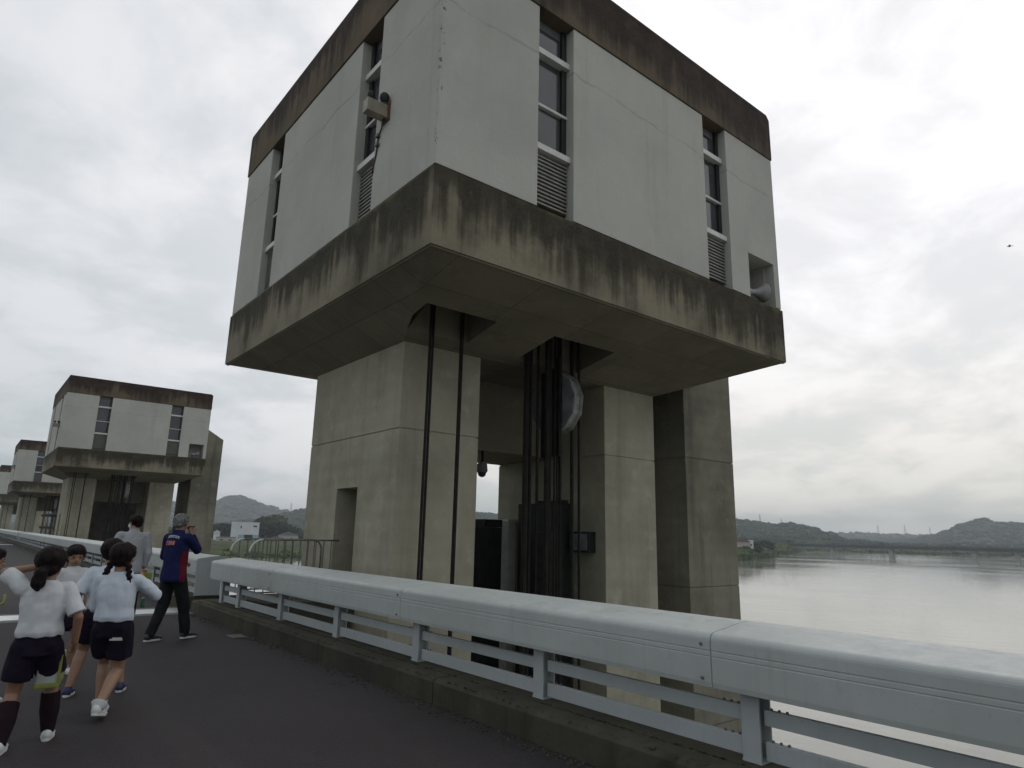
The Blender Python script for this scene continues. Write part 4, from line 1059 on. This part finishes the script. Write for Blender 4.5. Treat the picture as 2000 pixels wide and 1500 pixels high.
    if hair == 'bob':
        m.ell(hp(0, -0.35, -0.25), (hr*0.86, hr*0.66, hr*0.6), RT, 16)
        m.ell(hp(0, 0.42, 0.42), (hr*0.68, hr*0.42, hr*0.3), RT, 12)
    remesh(m, 'hair', hcol, t, 0.006 if child else 0.007, 2, (0.006, 34, seed))
    if hair == 'pony': MB().lathe([(hr*0.2, -0.012), (hr*0.26, 0), (hr*0.2, 0.012)], Matrix.Translation(hp(0, -1.0, -0.42)) @ Matrix.Rotation(R(50), 4, 'X'), 12).build('hair_tie', 'red', t)
    if hair == 'braid':
        for sx in (-1, 1): MB().ell(hp(sx*0.86, -0.5, -1.98), (hr*0.14, hr*0.14, hr*0.07), RT, 8).build('hair_tie', 'red', t)
    # --- shirt or jacket
    m = MB(); e = 0.016*k
    hem = hipz+0.045*k if child else hipz-0.06*k
    flare = 0.105 if not jacket else 0.108
    tor = [(hem, flare+0.004, 0.08), (hem+0.025*k, flare+0.008, 0.086), (0.62*k, 0.102, 0.08), (0.70*k, 0.110, 0.078), (0.765*k, 0.108, 0.07), (shz+0.008*k, 0.088, 0.054), (nkz-0.005*k, 0.05, 0.046), (nkz+(0.02 if (jacket or shirt == 'greycloth') else 0.004)*k, 0.044, 0.043)]
    m.loft([oval((0, ln(z)-(0.004*k), z), rx*k, ry*k, 24) for z, rx, ry in tor])
    for sh, el, wr, sgn in arms:
        m.cap((sh.x*0.55, sh.y, sh.z-0.006*k), sh, 0.044*k, 0.041*k)
        if sleeve == 'short':
            en = sh+(el-sh)*0.88
            m.cap(sh, en, 0.042*k, 0.047*k, 14, False)
        else:
            m.cap(sh, el, 0.041*k, 0.036*k, 14); m.cap(el, el+(wr-el)*0.93, 0.036*k, 0.027*k, 14, False); m.ell(el, (0.038*k,)*3)
    if jacket:
        def paint(c):
            if abs(c.x) > 0.085*k and c.y > -0.035*k and hem-0.02 < c.z < 0.70*k and abs(c.x) < 0.145*k and c.y < 0.05*k: return 1
            if 0.775*k < c.z < 0.83*k and 0.07*k < abs(c.x) < 0.105*k and abs(c.y+0.01) < 0.012: return 2
            return 0
        jk = remesh(m, 'jacket', ['jacket', 'red', 'whitecloth'], t, 0.008, 2, (0.0085, 11, seed), paint, (hem, hem+0.3*k))
    else:
        jk = remesh(m, 'shirt', shirt, t, 0.007, 2, (0.0085, 10, seed), None, (hem, hem+0.2*k))
    # --- lower clothes
    m = MB()
    wst = [(hipz-0.05*k, 0.102, 0.076), (hipz+0.03*k, 0.104, 0.076), (hipz+0.09*k, 0.092, 0.064)]
    m.loft([oval((0, ln(z), z), rx*k, ry*k, 20) for z, rx, ry in wst])
    for hp_, kn, an, lf in legs:
        if bottoms == 'shorts':
            en = hp_+(kn-hp_)*0.70
            m.cap(hp_+Vector((0, 0, 0.0)), en, 0.068*k, 0.070*k, 16, False); m.ell(hp_, (0.066*k, 0.07*k, 0.06*k))
        else:
            m.cap(hp_, kn, 0.062*k, 0.047*k, 14); m.cap(kn, an+Vector((0, -0.005*k, -0.012*k)), 0.046*k, 0.037*k, 14, False)
    remesh(m, bottoms, bmat, t, 0.008, 2, (0.008, 11, seed+3), None, ((hipz-0.18*k, hipz) if bottoms == 'shorts' else (0.05, 0.5)))
    # --- socks, shoes
    for hp_, kn, an, lf in legs:
        d = (kn-an).normalized()
        if socks:
            f0, mt = socks
            m = MB().cap(an-d*0.01*k, an+(kn-an)*f0*0.55, 0.029*k*bw, 0.0445*k*bw, 14, False)
            if f0 > 0.5: m.cap(an+(kn-an)*f0*0.5, an+(kn-an)*f0, 0.0445*k*bw, 0.0435*k*bw, 14, False)
            remesh(m, 'sock', mt, t, 0.006, 2)
        m = MB(); fl = 0.152*k*(1.05 if child else 1.0)
        tilt = Matrix.Rotation(-min(0.75, lf*5.5), 3, 'X')
        base = Vector((an.x, an.y, an.z))
        def fp(x, y, z): return base + tilt @ Vector((x*k, y*k, z*k-ankz))
        yaw = Matrix.Identity(3)
        m.ell(fp(0, -0.012, 0.03), (0.027*k, 0.036*k, 0.034*k), tilt, 12); m.ell(fp(0, 0.045, 0.022), (0.028*k, 0.05*k, 0.022*k), tilt, 12); m.ell(fp(0, 0.085, 0.017), (0.031*k, 0.036*k, 0.017*k), tilt, 12)
        m.cap(fp(0, -0.005, 0.035), fp(0, -0.005, 0.062), 0.026*k, 0.024*k, 12, False)
        sh_ = remesh(m, 'shoe', shoes, t, 0.006, 2)
        m = MB(); out = []
        for q in range(22):
            an_ = 2*PI*q/22; yy = 0.036+0.083*math.sin(an_); xx = (0.031 if yy > 0.02 else 0.026)*math.copysign(abs(math.cos(an_))**0.8, math.cos(an_)); out.append((xx, yy))
        m.loft([[fp(x, y, 0.001) for x, y in out], [fp(x*1.05, y*1.02, 0.006) for x, y in out], [fp(x, y, 0.016) for x, y in out]])
        m.build('sole', 'whiteshoe' if shoes != 'whiteshoe' else 'frame', sh_, smooth=False)
    t['_k'] = k
    return t, jk, arms, hp, hr
def drop(t):
    if '_k' in t: del t['_k']

# girl with ponytail: left hand to her head, right arm hanging with a bag
pt, _, pa, _, _ = person((0.58, 6.02, 0), 12, 1.34, 'girl with a low ponytail and dark knee socks, hand raised to her head', feet=((-0.11, -0.10), (0.13, 0.16)), lift=(0.0, 0.0),
    lw=(-0.095, 0.10, 1.20), lp=(-1, 0.15, -0.15), rw=(0.225, 0.0, 0.68), shirt='whitecloth', socks=(0.8, 'sock'), hair='pony', hmat='hair', skin='skin_tan', seed=1.0, turn=12, grip=(False, True))
drop(pt)
# girl with braids
bt, _, ba, _, _ = person((1.14, 6.62, 0), 28, 1.36, 'girl with two black braids and navy shorts holding up a green packet', feet=((-0.05, 0.10), (0.03, -0.16)), lift=(0, 0.045),
    rw=(0.13, 0.20, 1.05), rp=(1, -0.2, -0.9), lw=(-0.13, 0.2, 0.96), lp=(-0.25, -0.5, -1), shirt='bluewhite', sleeve='long', socks=(0.22, 'whitecloth'), hair='braid', skin='skin', seed=2.0, turn=10, grip=(True, True))
drop(bt)
m = MB().box(0.03, 0.125, -0.125, -0.119, 0.60, 0.612).box(0.05, 0.12, -0.125, -0.119, 0.613, 0.622)
m.build('pocket_trim', 'frame', bt)
# short haired boy with blue shoes beside her
o, _, _, _, _ = person((1.19, 7.45, 0), 20, 1.38, 'boy with short black hair and blue shoes walking left of the braided girl', feet=((-0.20, 0.03), (0.20, 0.13)), lift=(0.0, 0.0),
    shirt='bluewhite', sleeve='short', shoes='blueshoe', hair='short', skin='skin', seed=4.0, rw=(0.1, 0.16, 0.82), grip=(False, True))
drop(o)
# boy looking back
o, _, _, hb, hrb = person((1.05, 8.75, 0), 165, 1.29, 'boy with a fringe turning round to face the others', feet=((-0.07, 0.03), (0.08, -0.08)),
    shirt='whitecloth', hair='bob', skin='skin', seed=5.0, nod=12, turn=12, rw=(0.19, 0.08, 0.70))
drop(o)
MB().ell((0.045, 0.112, 0.86), (0.03, 0.012, 0.04)).build('shirt_print', 'rust', o, smooth=True)
# child cut by the left edge
o, _, _, _, _ = person((0.27, 7.5, 0), 80, 1.30, 'child cut off by the left edge of the photo with a lime strap', feet=((-0.07, 0.14), (0.07, -0.12)),
    shirt='whitecloth', hair='bob', skin='skin', seed=6.0, nod=8)
drop(o)
MB().tube([(0.02, 0.155, 0.90), (0.10, 0.135, 0.84), (0.165, 0.02, 0.80), (0.16, -0.08, 0.79)], 0.012, 8).build('strap', 'lime', o, smooth=True)
# man in the pale grey shirt
o, _, _, _, _ = person((2.30, 12.7, 0), 5, 1.70, 'black haired man in a pale grey shirt and white face mask, back turned', child=False, feet=((-0.09, 0.12), (0.1, -0.14)),
    shirt='greycloth', sleeve='long', lw=(-0.21, 0.12, 0.92), rw=(0.22, 0.05, 0.86), bottoms='trousers', bmat='trouser', shoes='darkshoe', hair='short', mask=True, turn=-38, seed=7.0, lean=0.03)
drop(o)
# man in the blue jacket speaking into a microphone
mt_, jk, ma, mh, mhr = person((2.47, 10.5, 0), 62, 1.70, 'grey haired man in a navy and red jacket speaking into a microphone', child=False, feet=((-0.09, -0.19), (0.09, 0.24)), lift=(0.0, 0.0),
    rw=(0.05, 0.165, 1.42), rp=(0.5, 0.3, -1.2), lw=(-0.14, 0.22, 1.02), lp=(-0.9, -0.4, -0.6), sleeve='long', bottoms='trousers', bmat='trouser', shoes='darkshoe', hair='short', hmat='greyhair', skin='skin_tan', jacket=True, turn=-8, seed=8.0, grip=(True, True))
drop(mt_)
def back_print():
    bvh = BVHTree.FromPolygons([v.co for v in jk.data.vertices], [p.vertices[:] for p in jk.data.polygons])
    def cellset(cells, w, h, x0, z0, arc=0.0):
        m = MB()
        for (cx, cz) in cells:
            q = []
            for dx, dz in ((0, 0), (1, 0), (1, 1), (0, 1)):
                x = x0+(cx+dx)*w; z = z0+(cz+dz)*h - arc*(x*x)
                hit = bvh.ray_cast(Vector((x, -1, z)), Vector((0, 1, 0)))
                if hit[0] is None: break
                q.append(hit[0]+Vector((0, -0.004, 0)))
            if len(q) == 4: m.quad(*q)
        return m
    rnd = random.Random(3)
    # a curved line of small white capitals too small to read, and two bold blurred red and white signs below
    cells = [(5*i+x, z) for i in range(10) for x in range(4) for z in range(4) if (x in (0,) or z in (0, 3) or (x == 3 and rnd.random() < 0.6))]
    cellset(cells, 0.0044, 0.0075, -0.108, 1.375, 1.4).build('back_lettering', 'frame', mt_)
    cells = [(7*i+x, z) for i in range(4) for x in range(6) for z in range(6) if (x in (0, 5) or z in (0, 3, 5) or rnd.random() < 0.3)]
    cellset(cells, 0.006, 0.0095, -0.09, 1.27).build('back_lettering', 'red2', mt_)
    cells = [(7*i+x, z) for i in range(1, 4) for x in range(2, 5) for z in (1, 2, 4) if rnd.random() < 0.8]
    cellset(cells, 0.006, 0.0095, -0.09, 1.27).build('back_lettering', 'frame', mt_)
MAT['red2'] = plain('pale_red_print', (0.42, 0.12, 0.09), 0.8, 0.1, 8)
back_print()
# microphone in his hand
sh, el, wr, sg_ = ma[1]
t = thing('microphone', mt_.matrix_world @ Vector((0, 0, 0)), 'black hand microphone at the mouth of the man in the jacket', 'microphone', rz=mt_.rotation_euler.z)
t.location = mt_.location
mp = mh(0.1, 1.25, -0.62); hb_ = wr + (wr-el).normalized()*0.06
MB().tube([hb_+Vector((0, 0, -0.09)), hb_, mp], [0.011, 0.014, 0.016], 10).build('handle', 'black', t, smooth=True)
MB().ell(mp, (0.025, 0.025, 0.027)).build('mic_head', 'black', t, smooth=True)
# bag at the ponytail girl's side
t = thing('clear_bag', pt.location, 'milky vinyl bag with lime trim hanging from the ponytailed girl\'s hand', 'bag', rz=pt.rotation_euler.z)
wr = pa[1][2]
bx = wr.x-0.13; by = wr.y+0.17; bz = wr.z-0.09
MB().prism([(by-0.14, bz), (by+0.14, bz), (by+0.15, bz-0.2), (by-0.15, bz-0.2)], 'x', bx-0.075, bx+0.065).build('pouch', 'clearbag', t, bevel=0.015)
MB().prism([(by-0.156, bz-0.18), (by+0.156, bz-0.18), (by+0.158, bz-0.22), (by-0.158, bz-0.22)], 'x', bx-0.08, bx+0.07).build('base_trim', 'lime', t, bevel=0.012)
for sx in (-1, 1): MB().box(bx+0.055, bx+0.071, by+sx*0.147-0.012, by+sx*0.147+0.012, bz-0.178, bz+0.005).build('side_trim', 'lime', t)
MB().tube([(bx, by-0.08, bz), (bx, by-0.03, bz+0.075), (bx, by+0.03, bz+0.075), (bx, by+0.08, bz)], 0.01, 8).build('strap', 'lime', t, smooth=True)
# packet and bottle with the braided girl
wr = ba[1][2]
t = thing('lime_packet', bt.location, 'yellow green packet held up in front of the braided girl', 'packet', rz=bt.rotation_euler.z)
MB().box(wr.x-0.035, wr.x+0.045, wr.y+0.045, wr.y+0.06, wr.z-0.03, wr.z+0.06).build('cover', 'lime', t, bevel=0.004); MB().box(wr.x-0.03, wr.x+0.04, wr.y+0.061, wr.y+0.07, wr.z-0.025, wr.z+0.055).build('pages', 'frame', t)
t = thing('green_bottle_bag', bt.location, 'small green bottle holder hanging at the braided girl\'s right side', 'bottle holder', rz=bt.rotation_euler.z)
MB().lathe([(0.015, 0.83), (0.018, 0.84), (0.018, 0.875), (0.011, 0.89), (0.011, 0.90)], Matrix.Translation((0.165, 0.13, 0)), 14).build('bottle', 'green', t, smooth=True)
MB().lathe([(0.013, 0.901), (0.013, 0.914)], Matrix.Translation((0.165, 0.13, 0)), 12).build('cap', 'frame', t)

# ------------------------------------------------------------------ birds
def bird(px, py, dist, span, label):
    d = (r2*((px-1000)/1302.8724) + u2*(-(py-750)/1302.8724) + fwd).normalized()
    t = thing('bird', Vector((0, 0, EYE))+d*dist, label, 'bird', 'birds over the river', rz=R(20))
    s = span
    MB().ell((0, 0, 0), (0.09*s, 0.24*s, 0.08*s)).ell((0, 0.25*s, 0.03*s), (0.05*s, 0.07*s, 0.05*s)).build('body', 'bird', t, smooth=True, fix=False)
    MB().prism([(-0.05*s, -0.2*s), (0.05*s, -0.2*s), (0.09*s, -0.42*s), (-0.09*s, -0.42*s)], 'z', -0.01*s, 0.01*s).build('tail', 'bird', t)
    for sx in (-1, 1):
        m = MB(); m.loft([[Vector((sx*x, y0_, z)), Vector((sx*x, y0_-0.0, z+0.015*s)), Vector((sx*x, y1_, z+0.006*s))] for x, y0_, y1_, z in ((0.05*s, 0.12*s, -0.12*s, 0.03*s), (0.25*s, 0.16*s, -0.06*s, 0.12*s), (0.5*s, -0.02*s, -0.1*s, 0.05*s))])
        m.build('wing', 'bird', t)
bird(1972, 481, 75, 0.62, 'dark bird flying high in the sky at the right edge')
bird(1880, 1281, 60, 0.36, 'tiny dark bird skimming the water low above the railing')

# ------------------------------------------------------------------ haze
hm = bpy.data.materials.new('river_haze'); hm.use_nodes = True; ht = hm.node_tree; ht.nodes.clear()
ho = ht.nodes.new('ShaderNodeOutputMaterial'); hv = ht.nodes.new('ShaderNodeVolumePrincipled')
hv.inputs['Color'].default_value = (0.88, 0.95, 1.0, 1); hv.inputs['Density'].default_value = 0.00027
ht.links.new(hv.outputs[0], ho.inputs['Volume'])
hz = MB().box(-5400, 5400, -5400, 5400, WZ-3.6, 175).build('haze', hm)
hz['kind'] = 'stuff'
